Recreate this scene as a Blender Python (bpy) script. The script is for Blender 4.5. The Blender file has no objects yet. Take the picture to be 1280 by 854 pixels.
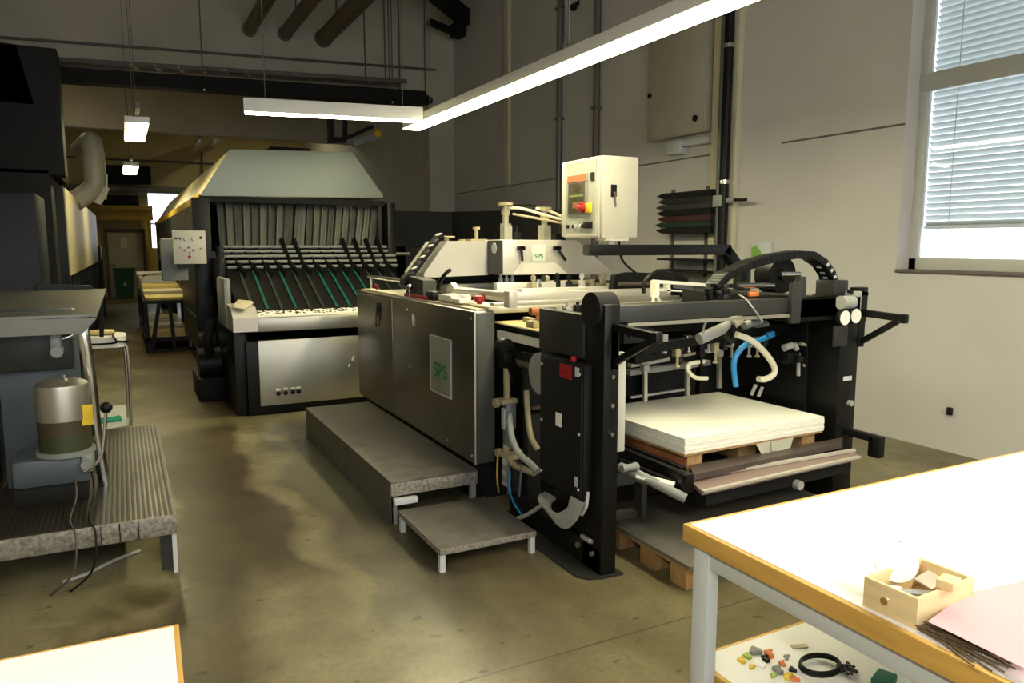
import bpy, bmesh, math, random
from mathutils import Vector, Matrix
random.seed(7)
S = bpy.context.scene
COL = S.collection
R = math.radians

# ------------------------------------------------------------------ camera
FPX, EYE = 940.0, 1.62
PITCH = math.atan2(120, FPX)
YAW = math.atan2(490, math.hypot(FPX, 120))
FW = Vector((math.sin(YAW)*math.cos(PITCH), math.cos(YAW)*math.cos(PITCH), -math.sin(PITCH)))
RT = Vector((math.cos(YAW), -math.sin(YAW), 0)); UP = RT.cross(FW)
CAM = Vector((0, 0, EYE))
cd = bpy.data.cameras.new('camera'); cam = bpy.data.objects.new('camera', cd); COL.objects.link(cam)
cd.sensor_fit = 'HORIZONTAL'; cd.sensor_width = 36; cd.lens = FPX/1280*36
cd.clip_start = .05; cd.clip_end = 100
m = Matrix((RT, UP, -FW)).transposed().to_4x4(); m.translation = CAM
cam.matrix_world = m
S.camera = cam
def ray(u, v): return FW + RT*((u-640)/FPX) - UP*((v-427)/FPX)
def ay(u, v, c): d = ray(u, v); return CAM + d*(c/d.y)      # measured point on the plane y = c
def ax(u, v, c): d = ray(u, v); return CAM + d*(c/d.x)
def az(u, v, c): d = ray(u, v); return CAM + d*((c-EYE)/d.z)

# ------------------------------------------------------------------ geometry collector
class G:
    def __init__(s): s.v = []; s.f = []; s.mi = []; s.sm = []; s.cur = 0
    def add(s, vs, fs, smooth=False):
        o = len(s.v); s.v += [Vector(p) for p in vs]
        for f in fs: s.f.append([o+i for i in f]); s.mi.append(s.cur); s.sm.append(smooth)
        return s
    def mat(s, i): s.cur = i; return s
    def box(s, x0, x1, y0, y1, z0, z1, bev=0.0, M=None):
        x0, x1 = sorted((x0, x1)); y0, y1 = sorted((y0, y1)); z0, z1 = sorted((z0, z1))
        if bev <= 0:
            vs = [(x, y, z) for x in (x0, x1) for y in (y0, y1) for z in (z0, z1)]
            fs = [(0,1,3,2), (4,6,7,5), (0,4,5,1), (2,3,7,6), (0,2,6,4), (1,5,7,3)]
        else:
            bm = bmesh.new(); bmesh.ops.create_cube(bm, size=1)
            for v in bm.verts:
                v.co = Vector(((x0+x1)/2+v.co.x*(x1-x0), (y0+y1)/2+v.co.y*(y1-y0), (z0+z1)/2+v.co.z*(z1-z0)))
            bmesh.ops.bevel(bm, geom=bm.edges[:], offset=min(bev, .45*min(x1-x0, y1-y0, z1-z0)), segments=2, profile=.5, affect='EDGES')
            bm.verts.index_update()
            vs = [v.co.copy() for v in bm.verts]; fs = [[v.index for v in f.verts] for f in bm.faces]; bm.free()
        if M is not None: vs = [M @ Vector(p) for p in vs]
        return s.add(vs, fs, bev > 0)
    def obox(s, c, sx, sy, sz, rz=0, rx=0, ry=0, bev=0):          # centred box, turned
        M = Matrix.Translation(Vector(c)) @ Matrix.Rotation(rz, 4, 'Z') @ Matrix.Rotation(ry, 4, 'Y') @ Matrix.Rotation(rx, 4, 'X')
        return s.box(-sx/2, sx/2, -sy/2, sy/2, -sz/2, sz/2, bev, M)
    def bar(s, p0, p1, w, h=None, bev=0):                          # square bar between two points
        p0, p1 = Vector(p0), Vector(p1); h = h or w; d = p1-p0; L = d.length; d.normalize()
        up = Vector((0,0,1)) if abs(d.z) < .95 else Vector((0,1,0))
        sd = d.cross(up).normalized(); u2 = sd.cross(d)
        M = Matrix((sd, d, u2)).transposed().to_4x4(); M.translation = (p0+p1)/2
        return s.box(-w/2, w/2, -L/2, L/2, -h/2, h/2, bev, M)
    def cyl(s, p0, p1, r, r1=None, n=18, caps=True):
        p0, p1 = Vector(p0), Vector(p1); r1 = r if r1 is None else r1
        d = (p1-p0).normalized(); a = d.orthogonal().normalized(); b = d.cross(a)
        vs = []; 
        for p, rr in ((p0, r), (p1, r1)):
            for i in range(n):
                t = 2*math.pi*i/n; vs.append(p+(a*math.cos(t)+b*math.sin(t))*rr)
        s.add(vs, [(i, (i+1) % n, n+(i+1) % n, n+i) for i in range(n)], True)
        if caps: s.add(vs, [list(range(n))[::-1], list(range(n, 2*n))])
        return s
    def tube(s, pts, r, n=10, sub=6, closed=False):
        P = [Vector(p) for p in pts]
        if sub > 1 and len(P) > 2:
            Q = []; N = len(P); rng = range(N) if closed else range(N-1)
            for i in rng:
                if closed: p0, p1, p2, p3 = P[i-1], P[i], P[(i+1) % N], P[(i+2) % N]
                else: p0, p1, p2, p3 = P[max(i-1, 0)], P[i], P[i+1], P[min(i+2, N-1)]
                for k in range(sub):
                    t = k/sub
                    Q.append(.5*((2*p1)+(p2-p0)*t+(2*p0-5*p1+4*p2-p3)*t*t+(3*p1-p0-3*p2+p3)*t**3))
            if not closed: Q.append(P[-1])
            P = Q
        N = len(P); vs = []; a = None
        for i, p in enumerate(P):
            if closed: d = P[(i+1) % N]-P[i-1]
            else: d = P[min(i+1, N-1)]-P[max(i-1, 0)]
            d.normalize()
            a = d.orthogonal().normalized() if a is None else (a-d*a.dot(d)).normalized()
            b = d.cross(a)
            for k in range(n):
                t = 2*math.pi*k/n; vs.append(p+(a*math.cos(t)+b*math.sin(t))*r)
        fs = []
        for i in range(N if closed else N-1):
            j = (i+1) % N
            for k in range(n): fs.append((i*n+k, i*n+(k+1) % n, j*n+(k+1) % n, j*n+k))
        s.add(vs, fs, True)
        if not closed: s.add(vs, [list(range(n))[::-1], list(range((N-1)*n, N*n))])
        return s
    def prism(s, poly, axis, lo, hi):                              # polygon in the two other axes, pushed along axis
        n = len(poly)
        def P(a, b, c): return {'x': (c, a, b), 'y': (a, c, b), 'z': (a, b, c)}[axis]
        vs = [P(a, b, lo) for a, b in poly]+[P(a, b, hi) for a, b in poly]
        return s.add(vs, [(i, (i+1) % n, n+(i+1) % n, n+i) for i in range(n)]+[list(range(n))[::-1], list(range(n, 2*n))])
    def hexa(s, b4, t4):                                           # box from 4 bottom + 4 top corners
        return s.add(list(b4)+list(t4), [(3,2,1,0), (4,5,6,7), (0,1,5,4), (1,2,6,5), (2,3,7,6), (3,0,4,7)])
    def lathe(s, c, prof, n=24, axis='z'):
        c = Vector(c); vs = []
        for r, h in prof:
            for i in range(n):
                t = 2*math.pi*i/n; a, b = r*math.cos(t), r*math.sin(t)
                vs.append(c+Vector({'z': (a, b, h), 'x': (h, a, b), 'y': (a, h, b)}[axis]))
        fs = []
        for k in range(len(prof)-1):
            for i in range(n): fs.append((k*n+i, k*n+(i+1) % n, (k+1)*n+(i+1) % n, (k+1)*n+i))
        s.add(vs, fs, True)
        return s.add(vs, [list(range(n))[::-1], list(range((len(prof)-1)*n, len(prof)*n))])
    def ball(s, c, r, n=14):
        return s.lathe(c, [(max(1e-4, r*math.sin(math.pi*i/n)), -r*math.cos(math.pi*i/n)) for i in range(n+1)], n=16)

def build(name, g, mats, parent=None, **props):
    me = bpy.data.meshes.new(name)
    if not isinstance(mats, (list, tuple)): mats = [mats]
    off = Vector((0,0,0)); q = parent
    while q is not None: off += Vector(q.location); q = q.parent
    me.from_pydata([tuple(v-off) for v in g.v], [], g.f)
    for mt in mats: me.materials.append(mt)
    bm = bmesh.new(); bm.from_mesh(me); bm.faces.ensure_lookup_table()
    for i, f in enumerate(bm.faces): f.material_index = g.mi[i]; f.smooth = g.sm[i]
    bmesh.ops.recalc_face_normals(bm, faces=bm.faces[:]); bm.to_mesh(me); bm.free()
    me.update()
    if any(g.sm): me.set_sharp_from_angle(angle=R(38))
    o = bpy.data.objects.new(name, me); COL.objects.link(o)
    if parent is not None: o.parent = parent
    for k, v in props.items(): o[k] = v
    return o
def empty(name, loc, label, cat, group=None):
    o = bpy.data.objects.new(name, None); COL.objects.link(o); o.location = loc
    o.empty_display_size = .1
    o['label'] = label; o['category'] = cat
    if group: o['group'] = group
    return o
def solo(name, g, mats, label, cat, group=None):
    o = build(name, g, mats); o['label'] = label; o['category'] = cat
    if group: o['group'] = group
    return o
def struct(name, g, mats, parent=None):
    o = build(name, g, mats, parent)
    if parent is None: o['kind'] = 'structure'
    return o
def copy_tree(o, parent=None):
    c = o.copy(); COL.objects.link(c)
    if parent is not None: c.parent = parent
    for ch in [k for k in bpy.data.objects if k.parent == o and k != c]: copy_tree(ch, c)
    return c
def text_mesh(name, body, M, size, material, parent, depth=.001):
    cu = bpy.data.curves.new('lettering', 'FONT'); cu.body = body; cu.size = size
    cu.extrude = depth; cu.align_x = 'CENTER'; cu.align_y = 'CENTER'; cu.offset = size*.018
    t = bpy.data.objects.new('lettering', cu); COL.objects.link(t)
    bpy.context.view_layer.update()
    me = bpy.data.meshes.new_from_object(t.evaluated_get(bpy.context.evaluated_depsgraph_get()))
    bpy.data.objects.remove(t); bpy.data.curves.remove(cu)
    off = Vector((0,0,0)); q = parent
    while q is not None: off += Vector(q.location); q = q.parent
    me.transform(Matrix.Translation(-off) @ M)
    me.name = name; me.materials.clear(); me.materials.append(material)
    o = bpy.data.objects.new(name, me); COL.objects.link(o); o.parent = parent
    return o

# ------------------------------------------------------------------ materials
def M(name, col, rough=.5, metal=0.0, var=.12, scale=5.0, bump=0.0, bscale=60.0, dirt=None, stretch=(1,1,1), spec=.5, rvar=.1):
    mt = bpy.data.materials.new(name); mt.use_nodes = True
    n = mt.node_tree.nodes; l = mt.node_tree.links; b = n['Principled BSDF']
    tc = n.new('ShaderNodeTexCoord'); mp = n.new('ShaderNodeMapping'); mp.inputs['Scale'].default_value = stretch
    l.new(tc.outputs['Object'], mp.inputs['Vector'])
    nz = n.new('ShaderNodeTexNoise'); nz.inputs['Scale'].default_value = scale; nz.inputs['Detail'].default_value = 6
    l.new(mp.outputs['Vector'], nz.inputs['Vector'])
    rp = n.new('ShaderNodeValToRGB'); e = rp.color_ramp.elements
    e[0].position = .3; e[1].position = .7
    lo = [max(0, c*(1-var)) for c in col]; hi = [min(1, c*(1+var)) for c in col]
    if dirt: lo = dirt
    e[0].color = (*lo, 1); e[1].color = (*hi, 1)
    l.new(nz.outputs['Fac'], rp.inputs['Fac']); l.new(rp.outputs['Color'], b.inputs['Base Color'])
    b.inputs['Metallic'].default_value = metal
    b.inputs['Specular IOR Level'].default_value = spec
    mr = n.new('ShaderNodeMapRange'); mr.inputs['To Min'].default_value = max(.02, rough-rvar); mr.inputs['To Max'].default_value = min(1, rough+rvar)
    l.new(nz.outputs['Fac'], mr.inputs['Value']); l.new(mr.outputs['Result'], b.inputs['Roughness'])
    if bump:
        n2 = n.new('ShaderNodeTexNoise'); n2.inputs['Scale'].default_value = bscale; n2.inputs['Detail'].default_value = 3
        l.new(mp.outputs['Vector'], n2.inputs['Vector'])
        bp = n.new('ShaderNodeBump'); bp.inputs['Strength'].default_value = bump; bp.inputs['Distance'].default_value = .01
        l.new(n2.outputs['Fac'], bp.inputs['Height']); l.new(bp.outputs['Normal'], b.inputs['Normal'])
    return mt
def EM(name, col, s):
    mt = bpy.data.materials.new(name); mt.use_nodes = True
    n = mt.node_tree.nodes; l = mt.node_tree.links; n.clear()
    o = n.new('ShaderNodeOutputMaterial'); e = n.new('ShaderNodeEmission')
    e.inputs['Color'].default_value = (*col, 1); e.inputs['Strength'].default_value = s
    l.new(e.outputs[0], o.inputs[0]); return mt
def floor_mat():
    mt = M('polished_concrete', (.3, .27, .19), .3, 0, spec=.32)
    n = mt.node_tree.nodes; l = mt.node_tree.links; b = n['Principled BSDF']
    tc = n.new('ShaderNodeTexCoord')
    def noise(s, d=6, st=(1,1,1), dist=0):
        mp = n.new('ShaderNodeMapping'); mp.inputs['Scale'].default_value = st; l.new(tc.outputs['Object'], mp.inputs['Vector'])
        z = n.new('ShaderNodeTexNoise'); z.inputs['Scale'].default_value = s; z.inputs['Detail'].default_value = d; z.inputs['Distortion'].default_value = dist
        l.new(mp.outputs['Vector'], z.inputs['Vector']); return z
    def ramp(src, stops):
        r = n.new('ShaderNodeValToRGB'); e = r.color_ramp.elements
        e[0].position, e[0].color = stops[0][0], (*stops[0][1], 1); e[1].position, e[1].color = stops[1][0], (*stops[1][1], 1)
        for p, c in stops[2:]: k = e.new(p); k.color = (*c, 1)
        l.new(src.outputs['Fac'], r.inputs['Fac']); return r
    def mul(a, bb, f=1):
        x = n.new('ShaderNodeMix'); x.data_type = 'RGBA'; x.blend_type = 'MULTIPLY'; x.inputs['Factor'].default_value = f
        l.new(a, x.inputs[6]); l.new(bb, x.inputs[7]); return x.outputs[2]
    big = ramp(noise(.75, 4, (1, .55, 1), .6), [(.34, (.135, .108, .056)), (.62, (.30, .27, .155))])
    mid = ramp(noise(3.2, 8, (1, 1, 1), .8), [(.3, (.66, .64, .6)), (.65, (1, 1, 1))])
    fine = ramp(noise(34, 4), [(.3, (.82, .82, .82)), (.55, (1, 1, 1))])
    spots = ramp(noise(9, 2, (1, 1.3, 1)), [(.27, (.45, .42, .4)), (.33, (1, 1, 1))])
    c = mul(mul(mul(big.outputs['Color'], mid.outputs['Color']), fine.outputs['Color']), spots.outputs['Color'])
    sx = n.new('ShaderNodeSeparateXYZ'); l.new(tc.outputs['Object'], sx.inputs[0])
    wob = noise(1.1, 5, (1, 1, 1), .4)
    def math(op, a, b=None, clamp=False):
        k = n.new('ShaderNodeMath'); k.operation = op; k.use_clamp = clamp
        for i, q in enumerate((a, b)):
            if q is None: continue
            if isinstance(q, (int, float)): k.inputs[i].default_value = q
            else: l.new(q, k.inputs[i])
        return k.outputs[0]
    def lane(xc, xw, yc, yw, soft):                                # tint mask with ragged borders: worn track, darker areas, painted shade
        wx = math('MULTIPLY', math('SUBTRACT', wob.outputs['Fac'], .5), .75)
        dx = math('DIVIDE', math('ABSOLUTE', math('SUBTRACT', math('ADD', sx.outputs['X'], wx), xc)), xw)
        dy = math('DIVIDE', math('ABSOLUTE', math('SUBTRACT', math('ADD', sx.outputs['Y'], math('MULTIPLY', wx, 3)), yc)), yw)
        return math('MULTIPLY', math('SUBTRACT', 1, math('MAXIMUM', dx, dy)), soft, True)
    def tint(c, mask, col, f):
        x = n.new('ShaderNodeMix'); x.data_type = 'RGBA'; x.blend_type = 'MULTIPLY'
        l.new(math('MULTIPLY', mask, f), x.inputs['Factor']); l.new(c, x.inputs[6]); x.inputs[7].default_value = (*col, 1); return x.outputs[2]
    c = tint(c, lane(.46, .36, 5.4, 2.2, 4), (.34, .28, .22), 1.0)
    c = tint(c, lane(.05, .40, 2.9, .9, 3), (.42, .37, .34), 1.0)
    c = tint(c, lane(1.22, .30, 4.9, 2.0, 4), (.55, .58, .66), 1.0)  # bluish grey shade beside the platform, painted into the floor
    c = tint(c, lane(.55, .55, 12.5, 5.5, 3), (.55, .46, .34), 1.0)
    joint = None
    for yj in (2.42, 6.9, 11.4):
        mm = n.new('ShaderNodeMath'); mm.operation = 'COMPARE'; mm.inputs[1].default_value = yj; mm.inputs[2].default_value = .005
        l.new(sx.outputs['Y'], mm.inputs[0])
        if joint is None: joint = mm.outputs[0]
        else:
            ad = n.new('ShaderNodeMath'); ad.operation = 'ADD'; l.new(joint, ad.inputs[0]); l.new(mm.outputs[0], ad.inputs[1]); joint = ad.outputs[0]
    x = n.new('ShaderNodeMix'); x.data_type = 'RGBA'; l.new(joint, x.inputs['Factor']); l.new(c, x.inputs[6]); x.inputs[7].default_value = (.07, .06, .04, 1)
    l.new(x.outputs[2], b.inputs['Base Color'])
    rr = noise(2.4, 6, (1, .6, 1), .5); mr = n.new('ShaderNodeMapRange'); mr.inputs['To Min'].default_value = .20; mr.inputs['To Max'].default_value = .55
    l.new(rr.outputs['Fac'], mr.inputs['Value']); l.new(mr.outputs['Result'], b.inputs['Roughness'])
    bp = n.new('ShaderNodeBump'); bp.inputs['Strength'].default_value = .06; bp.inputs['Distance'].default_value = .01
    l.new(noise(14, 5).outputs['Fac'], bp.inputs['Height']); l.new(bp.outputs['Normal'], b.inputs['Normal'])
    return mt
def tread_mat(name, col, rough):
    mt = M(name, col, rough, .25, .3, 4, spec=.6)
    n = mt.node_tree.nodes; l = mt.node_tree.links; b = n['Principled BSDF']
    tc = n.new('ShaderNodeTexCoord'); hs = []
    for rot, off in ((45, 0), (-45, .5)):                          # two sets of slanting lens-shaped studs
        mp = n.new('ShaderNodeMapping'); mp.inputs['Rotation'].default_value = (0, 0, R(rot)); mp.inputs['Scale'].default_value = (30, 66, 1); mp.inputs['Location'].default_value = (off, off, 0)
        l.new(tc.outputs['Object'], mp.inputs['Vector'])
        vo = n.new('ShaderNodeTexVoronoi'); vo.inputs['Scale'].default_value = 1; vo.inputs['Randomness'].default_value = 0.0
        l.new(mp.outputs['Vector'], vo.inputs['Vector']); hs.append(vo)
    mn = n.new('ShaderNodeMath'); mn.operation = 'MINIMUM'; l.new(hs[0].outputs['Distance'], mn.inputs[0]); l.new(hs[1].outputs['Distance'], mn.inputs[1])
    mr = n.new('ShaderNodeMapRange'); mr.inputs['From Min'].default_value = .15; mr.inputs['From Max'].default_value = .42; mr.inputs['To Min'].default_value = 1; mr.inputs['To Max'].default_value = 0
    l.new(mn.outputs[0], mr.inputs['Value'])
    bp = n.new('ShaderNodeBump'); bp.inputs['Strength'].default_value = .9; bp.inputs['Distance'].default_value = .005
    l.new(mr.outputs['Result'], bp.inputs['Height']); l.new(bp.outputs['Normal'], b.inputs['Normal'])
    return mt
def glass_mat():
    mt = bpy.data.materials.new('window_glass'); mt.use_nodes = True
    n = mt.node_tree.nodes; l = mt.node_tree.links; n.clear()
    o = n.new('ShaderNodeOutputMaterial'); t = n.new('ShaderNodeBsdfTransparent'); g = n.new('ShaderNodeBsdfGlossy'); g.inputs['Roughness'].default_value = .02
    f = n.new('ShaderNodeFresnel'); f.inputs['IOR'].default_value = 1.45; x = n.new('ShaderNodeMixShader')
    l.new(f.outputs[0], x.inputs[0]); l.new(t.outputs[0], x.inputs[1]); l.new(g.outputs[0], x.inputs[2]); l.new(x.outputs[0], o.inputs[0]); return mt

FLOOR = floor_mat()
WALL = M('painted_wall', (.58, .56, .535), .75, 0, .05, 1.3, .05, 40)
WALLD = M('grey_concrete_wall', (.52, .475, .395), .85, 0, .12, 1.1, .08, 30)
WALLF = M('ochre_hall_wall', (.55, .45, .22), .85, 0, .12, 1.0)
CEIL = M('ceiling_paint', (.6, .57, .5), .9, 0, .1, 1)
PALE = M('pale_pilaster', (.62, .57, .42), .7, 0, .05, 2)
STEEL = M('brushed_steel', (.47, .45, .38), .42, .9, .1, 3, 0, 60, None, (1, 8, 1))
STEELD = M('dull_dark_steel', (.25, .23, .2), .36, .9, .14, 2.2, .02, 120)
ALU = M('satin_aluminium', (.60, .56, .50), .40, .35, .06, 2)
HOODM = M('hood_silver', (.17, .188, .168), .42, .42, .08, 1.2)
CHROME = M('chrome', (.75, .74, .70), .15, 1, .05, 8)
BLACK = M('black_enamel', (.0055, .0055, .005), .40, 0, .25, 5, spec=.22)
BLACKM = M('matt_black', (.008, .008, .008), .7, 0, .2, 6, spec=.25)
DGREY = M('dark_grey_enamel', (.026, .027, .024), .42, 0, .15, 4, spec=.35)
GREY = M('grey_paint', (.22, .23, .22), .5, 0, .1, 4)
LGREY = M('light_grey_enamel', (.55, .58, .58), .45, 0, .05, 4)
BGREY = M('blue_grey_enamel', (.065, .082, .095), .45, 0, .12, 4)
WHITE = M('white_enamel', (.48, .455, .385), .4, 0, .03, 5)
LAM = M('white_laminate', (.88, .87, .85), .35, 0, .02, 3)
PAPER = M('paper_white', (.83, .81, .72), .8, 0, .02, 5)
EDGE = M('beech_edge', (.62, .36, .085), .45, 0, .14, 5, .05, 80, None, (6, 1, 6))
CRATEW = M('pale_pine', (.72, .55, .3), .6, 0, .1, 6, .05, 60, None, (1, 1, 8))
PALW = M('pallet_wood', (.40, .24, .10), .8, 0, .25, 7, .15, 50, None, (5, 1, 1))
PALR = M('red_brown_block', (.36, .13, .045), .7, 0, .2, 7, .1, 50)
BOARDY = M('yellow_board', (.58, .46, .17), .5, 0, .15, 4)
STEPM = M('worn_step_plate', (.115, .105, .09), .5, .35, .3, 9, .25, 90)
STEPE = M('chipped_step_edge', (.30, .27, .235), .6, .2, .3, 60, .2, 60, (.13, .12, .10))
TREAD = tread_mat('tread_plate', (.030, .024, .016), .33)
TREADE = M('scuffed_tread_edge', (.30, .28, .24), .5, .5, .3, 55, .2, 80, (.15, .14, .12))
RUB = M('rubber', (.02, .02, .02), .8, 0, .2, 8)
GREENB = M('green_plastic', (.012, .07, .03), .5, 0, .1, 4)
TEAL = M('teal_belt', (.008, .11, .085), .45, 0, .15, 4)
TEALD = M('dull_belt', (.03, .045, .04), .5, 0, .15, 4)
BLUEH = M('blue_hose', (.03, .26, .55), .35, 0, .06, 5)
WHITEH = M('cream_hose', (.72, .67, .5), .4, 0, .06, 5)
GREYH = M('grey_cable', (.36, .36, .34), .5, 0, .08, 5)
TANH = M('tan_hose', (.38, .33, .2), .5, 0, .1, 5)
RED = M('red_plastic', (.36, .010, .012), .45, 0, .05, 5)
ORANGE = M('orange_plastic', (.65, .17, .04), .45, 0, .05, 5)
YEL = M('yellow_plastic', (.75, .5, .02), .45, 0, .05, 5)
YBEAM = M('yellow_steel', (.55, .36, .03), .5, 0, .1, 3)
PINKB = M('pinkish_brown_bar', (.3, .215, .19), .4, .3, .1, 5)
BROWNB = M('dark_brown_bar', (.085, .065, .06), .45, .2, .15, 5)
PINK = M('pink_paper', (.72, .36, .40), .7, 0, .03, 5)
WICK = M('grey_wicket', (.17, .168, .14), .55, .1, .05, 3)
WICKD = M('dark_wicket', (.095, .095, .088), .55, .2, .1, 6)
LOGO = M('logo_green', (.02, .19, .07), .5, 0, .03, 5)
PLATE = M('logo_plate_grey', (.30, .32, .27), .45, .2, .06, 5)
PLATEW = M('logo_plate_pale', (.66, .70, .56), .5, 0, .04, 5)
SCREEN = M('display_glass', (.07, .06, .04), .15, 0, .5, 9)
CREAMP = M('cream_dryer_panel', (.52, .45, .26), .42, .1, .1, 1.5)
BLUEG = M('dark_navy', (.009, .010, .013), .5, 0, .2, 3, spec=.25)
PIPEB = M('blue_grey_pipe', (.13, .145, .15), .4, .2, .1, 4)
TAUPE = M('taupe_conduit', (.13, .11, .1), .6, 0, .1, 4)
CABOL = M('olive_cabinet', (.42, .40, .31), .5, 0, .06, 3)
PART = M('charcoal_screen', (.075, .072, .064), .8, 0, .15, 2)
DUCT = M('galvanised_duct', (.5, .49, .40), .5, .1, .12, 4)
DUCTB = M('brown_duct', (.16, .13, .09), .6, .1, .15, 3)
CARD = M('buff_card', (.55, .48, .33), .8, 0, .1, 6)
GLASS = glass_mat()
COLG = M('column_grey', (.36, .34, .28), .4, .3, .08, 5)
LAMPH = M('lamp_housing', (.85, .83, .78), .45, 0, .03, 4)
GUIDE = M('guide_white', (.52, .50, .43), .6, 0, .04, 5)
LIT = EM('lamp_diffuser', (1, .93, .58), 18.0)
LIT_ADDED = EM('added_lamp_diffuser', (1, .93, .74), 34.0)
LITB = EM('aisle_lamp_diffuser', (1, .89, .50), 16.0)
SLAT = M('blind_slat', (.55, .60, .60), .4, .1, .03, 4)
FRAMEW = M('window_frame_grey', (.50, .50, .46), .5, 0, .04, 4)

# ------------------------------------------------------------------ the setting
XW, YP, YB, ZC = 5.72, 13.44, 26.6, 6.3
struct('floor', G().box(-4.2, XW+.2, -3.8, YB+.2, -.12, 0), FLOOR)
struct('ceiling', G().box(-4.2, XW+.2, -3.8, YB+.2, ZC, ZC+.12), CEIL)
struct('wall_left', G().box(-4.2, -4, -3.8, YB+.2, 0, ZC), WALLD)
g = G().box(-4, -2.6, -3.8, -3.6, 0, ZC).box(4.4, XW, -3.8, -3.6, 0, ZC).box(-2.6, 4.4, -3.8, -3.6, 0, 1.0).box(-2.6, 4.4, -3.8, -3.6, 4.2, ZC).box(.8, 1.1, -3.8, -3.6, 1.0, 4.2)
struct('wall_front', g, WALL)
# right wall with two window openings, the one out of view added
wins = [(-1.6, 1.2), (2.3, 4.11)]; WZ0, WZ1 = 1.42, 4.6
g = G(); ys = -3.8
for a, b in wins:
    g.box(XW, XW+.3, ys, a, 0, ZC); g.box(XW, XW+.3, a, b, 0, WZ0); g.box(XW, XW+.3, a, b, WZ1, ZC); ys = b
g.box(XW, XW+.3, ys, YB+.2, 0, ZC)
struct('wall_right', g, WALL)
def window(n, a, b):
    xf = XW+.15
    w = empty('window_%d' % n, (xf, (a+b)/2, WZ0), '', 'window'); del w['label'], w['category']; w['kind'] = 'structure'
    g = G(); fw = .07; zm = 2.93
    g.box(xf, xf+.07, a, a+fw, WZ0, WZ1, .006).box(xf, xf+.07, b-fw, b, WZ0, WZ1, .006)
    g.box(xf, xf+.07, a, b, WZ0, WZ0+.1, .006).box(xf, xf+.07, a, b, WZ1-fw, WZ1, .006)
    g.box(xf-.01, xf+.07, a, b, zm-.07, zm+.07, .006)
    build('window_frame', g, FRAMEW, w)
    build('window_sill', G().box(XW-.02, xf+.01, a, b, WZ0-.02, WZ0+.006, .004), TAUPE, w)
    build('pane', G().box(xf+.03, xf+.036, a+fw, b-fw, WZ0+.1, zm-.07), GLASS, w)
    build('pane', G().box(xf+.03, xf+.036, a+fw, b-fw, zm+.07, WZ1-fw), GLASS, w)
    g = G(); z = 1.80
    while z < WZ1-.03:
        for yy0, yy1 in ((a+.02, b-.02),):
            g.obox((xf+.16, (yy0+yy1)/2, z), .055, yy1-yy0, .0025, 0, 0, R(48))
        z += .050
    g.box(xf+.145, xf+.175, a+.02, b-.02, 1.755, 1.785)
    bl = build('blind', g, SLAT, w)
    g = G()
    for yy in (b-.24, (a+b)/2, a+.24): g.cyl((xf+.13, yy, 1.76), (xf+.13, yy, WZ1), .004, n=6)
    build('ladder_cord', g, LGREY, bl)
window(1, *wins[1]); window(2, *wins[0])  # second window added out of view to throw daylight onto the tables
for n_, (a, b) in enumerate([(-2.6, .8), (1.1, 4.4)]):  # windows added behind the camera for neutral fill daylight
    w = empty('window_%d' % (4+n_), ((a+b)/2, -3.7, 1.0), '', 'window'); del w['label'], w['category']; w['kind'] = 'structure'
    g = G().box(a, a+.07, -3.74, -3.68, 1.0, 4.2).box(b-.07, b, -3.74, -3.68, 1.0, 4.2).box(a, b, -3.74, -3.68, 1.0, 1.08).box(a, b, -3.74, -3.68, 4.12, 4.2).box(a, b, -3.74, -3.68, 2.6, 2.68)
    build('window_frame', g, FRAMEW, w)
    build('pane', G().box(a+.07, b-.07, -3.715, -3.71, 1.08, 4.12), GLASS, w)
# seam, pilasters and mid-wall
struct('trim_1', G().box(XW-.008, XW, 4.11, 5.4, 2.592, 2.608).box(XW-.008, XW, 6.32, 13.4, 2.585, 2.60), TAUPE)
struct('trim_2', G().box(XW-.07, XW, 5.95, 6.32, 0, ZC, .006), PALE)
struct('trim_3', G().box(XW-.05, XW, 11.1, 11.3, 2.62, ZC, .006), PALE)
g = G().box(-4, XW, YP, YP+.35, 4.34, ZC).box(5.22, XW, YP, YP+.35, 0, 4.34)
struct('wall_middle', g, WALLD)
struct('wall_rear_beam', G().box(-4, XW, 20, 20.3, 4.28, ZC), WALLD)
# back wall with a bright window strip
g = G().box(-4, .83, YB, YB+.2, 0, ZC).box(1.95, XW, YB, YB+.2, 0, ZC).box(.83, 1.95, YB, YB+.2, 0, 1.5).box(.83, 1.95, YB, YB+.2, 3.3, ZC)
struct('wall_back', g, WALLF)
w = empty('window_3', (1.39, YB, 1.5), '', 'window'); del w['label'], w['category']; w['kind'] = 'structure'
build('window_frame', G().box(.83, .87, YB+.05, YB+.1, 1.5, 3.3).box(1.91, 1.95, YB+.05, YB+.1, 1.5, 3.3).box(.83, 1.95, YB+.05, YB+.1, 1.5, 1.55).box(.83, 1.95, YB+.05, YB+.1, 3.25, 3.3).box(.83, 1.95, YB+.05, YB+.1, 2.28, 2.33), FRAMEW, w)
build('pane', G().box(.87, 1.91, YB+.07, YB+.075, 1.55, 3.25), GLASS, w)
d = empty('door_1', (.15, YB, 0), '', 'door'); del d['label'], d['category']; d['kind'] = 'structure'
DOORM = M('grey_door', (.55, .52, .38), .5, 0, .05, 3)
build('door_leaf', G().box(-.33, .63, YB-.05, YB-.005, .01, 2.02, .004), DOORM, d)
build('door_frame', G().box(-.42, -.33, YB-.07, YB-.002, 0, 2.1).box(.63, .72, YB-.07, YB-.002, 0, 2.1).box(-.42, .72, YB-.07, YB-.002, 2.03, 2.14), TAUPE, d)
build('door_handle', G().cyl((-.27, YB-.09, 1.02), (-.27, YB-.05, 1.02), .015).bar((-.27, YB-.09, 1.02), (-.14, YB-.09, 1.02), .02), BLACKM, d)
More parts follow.
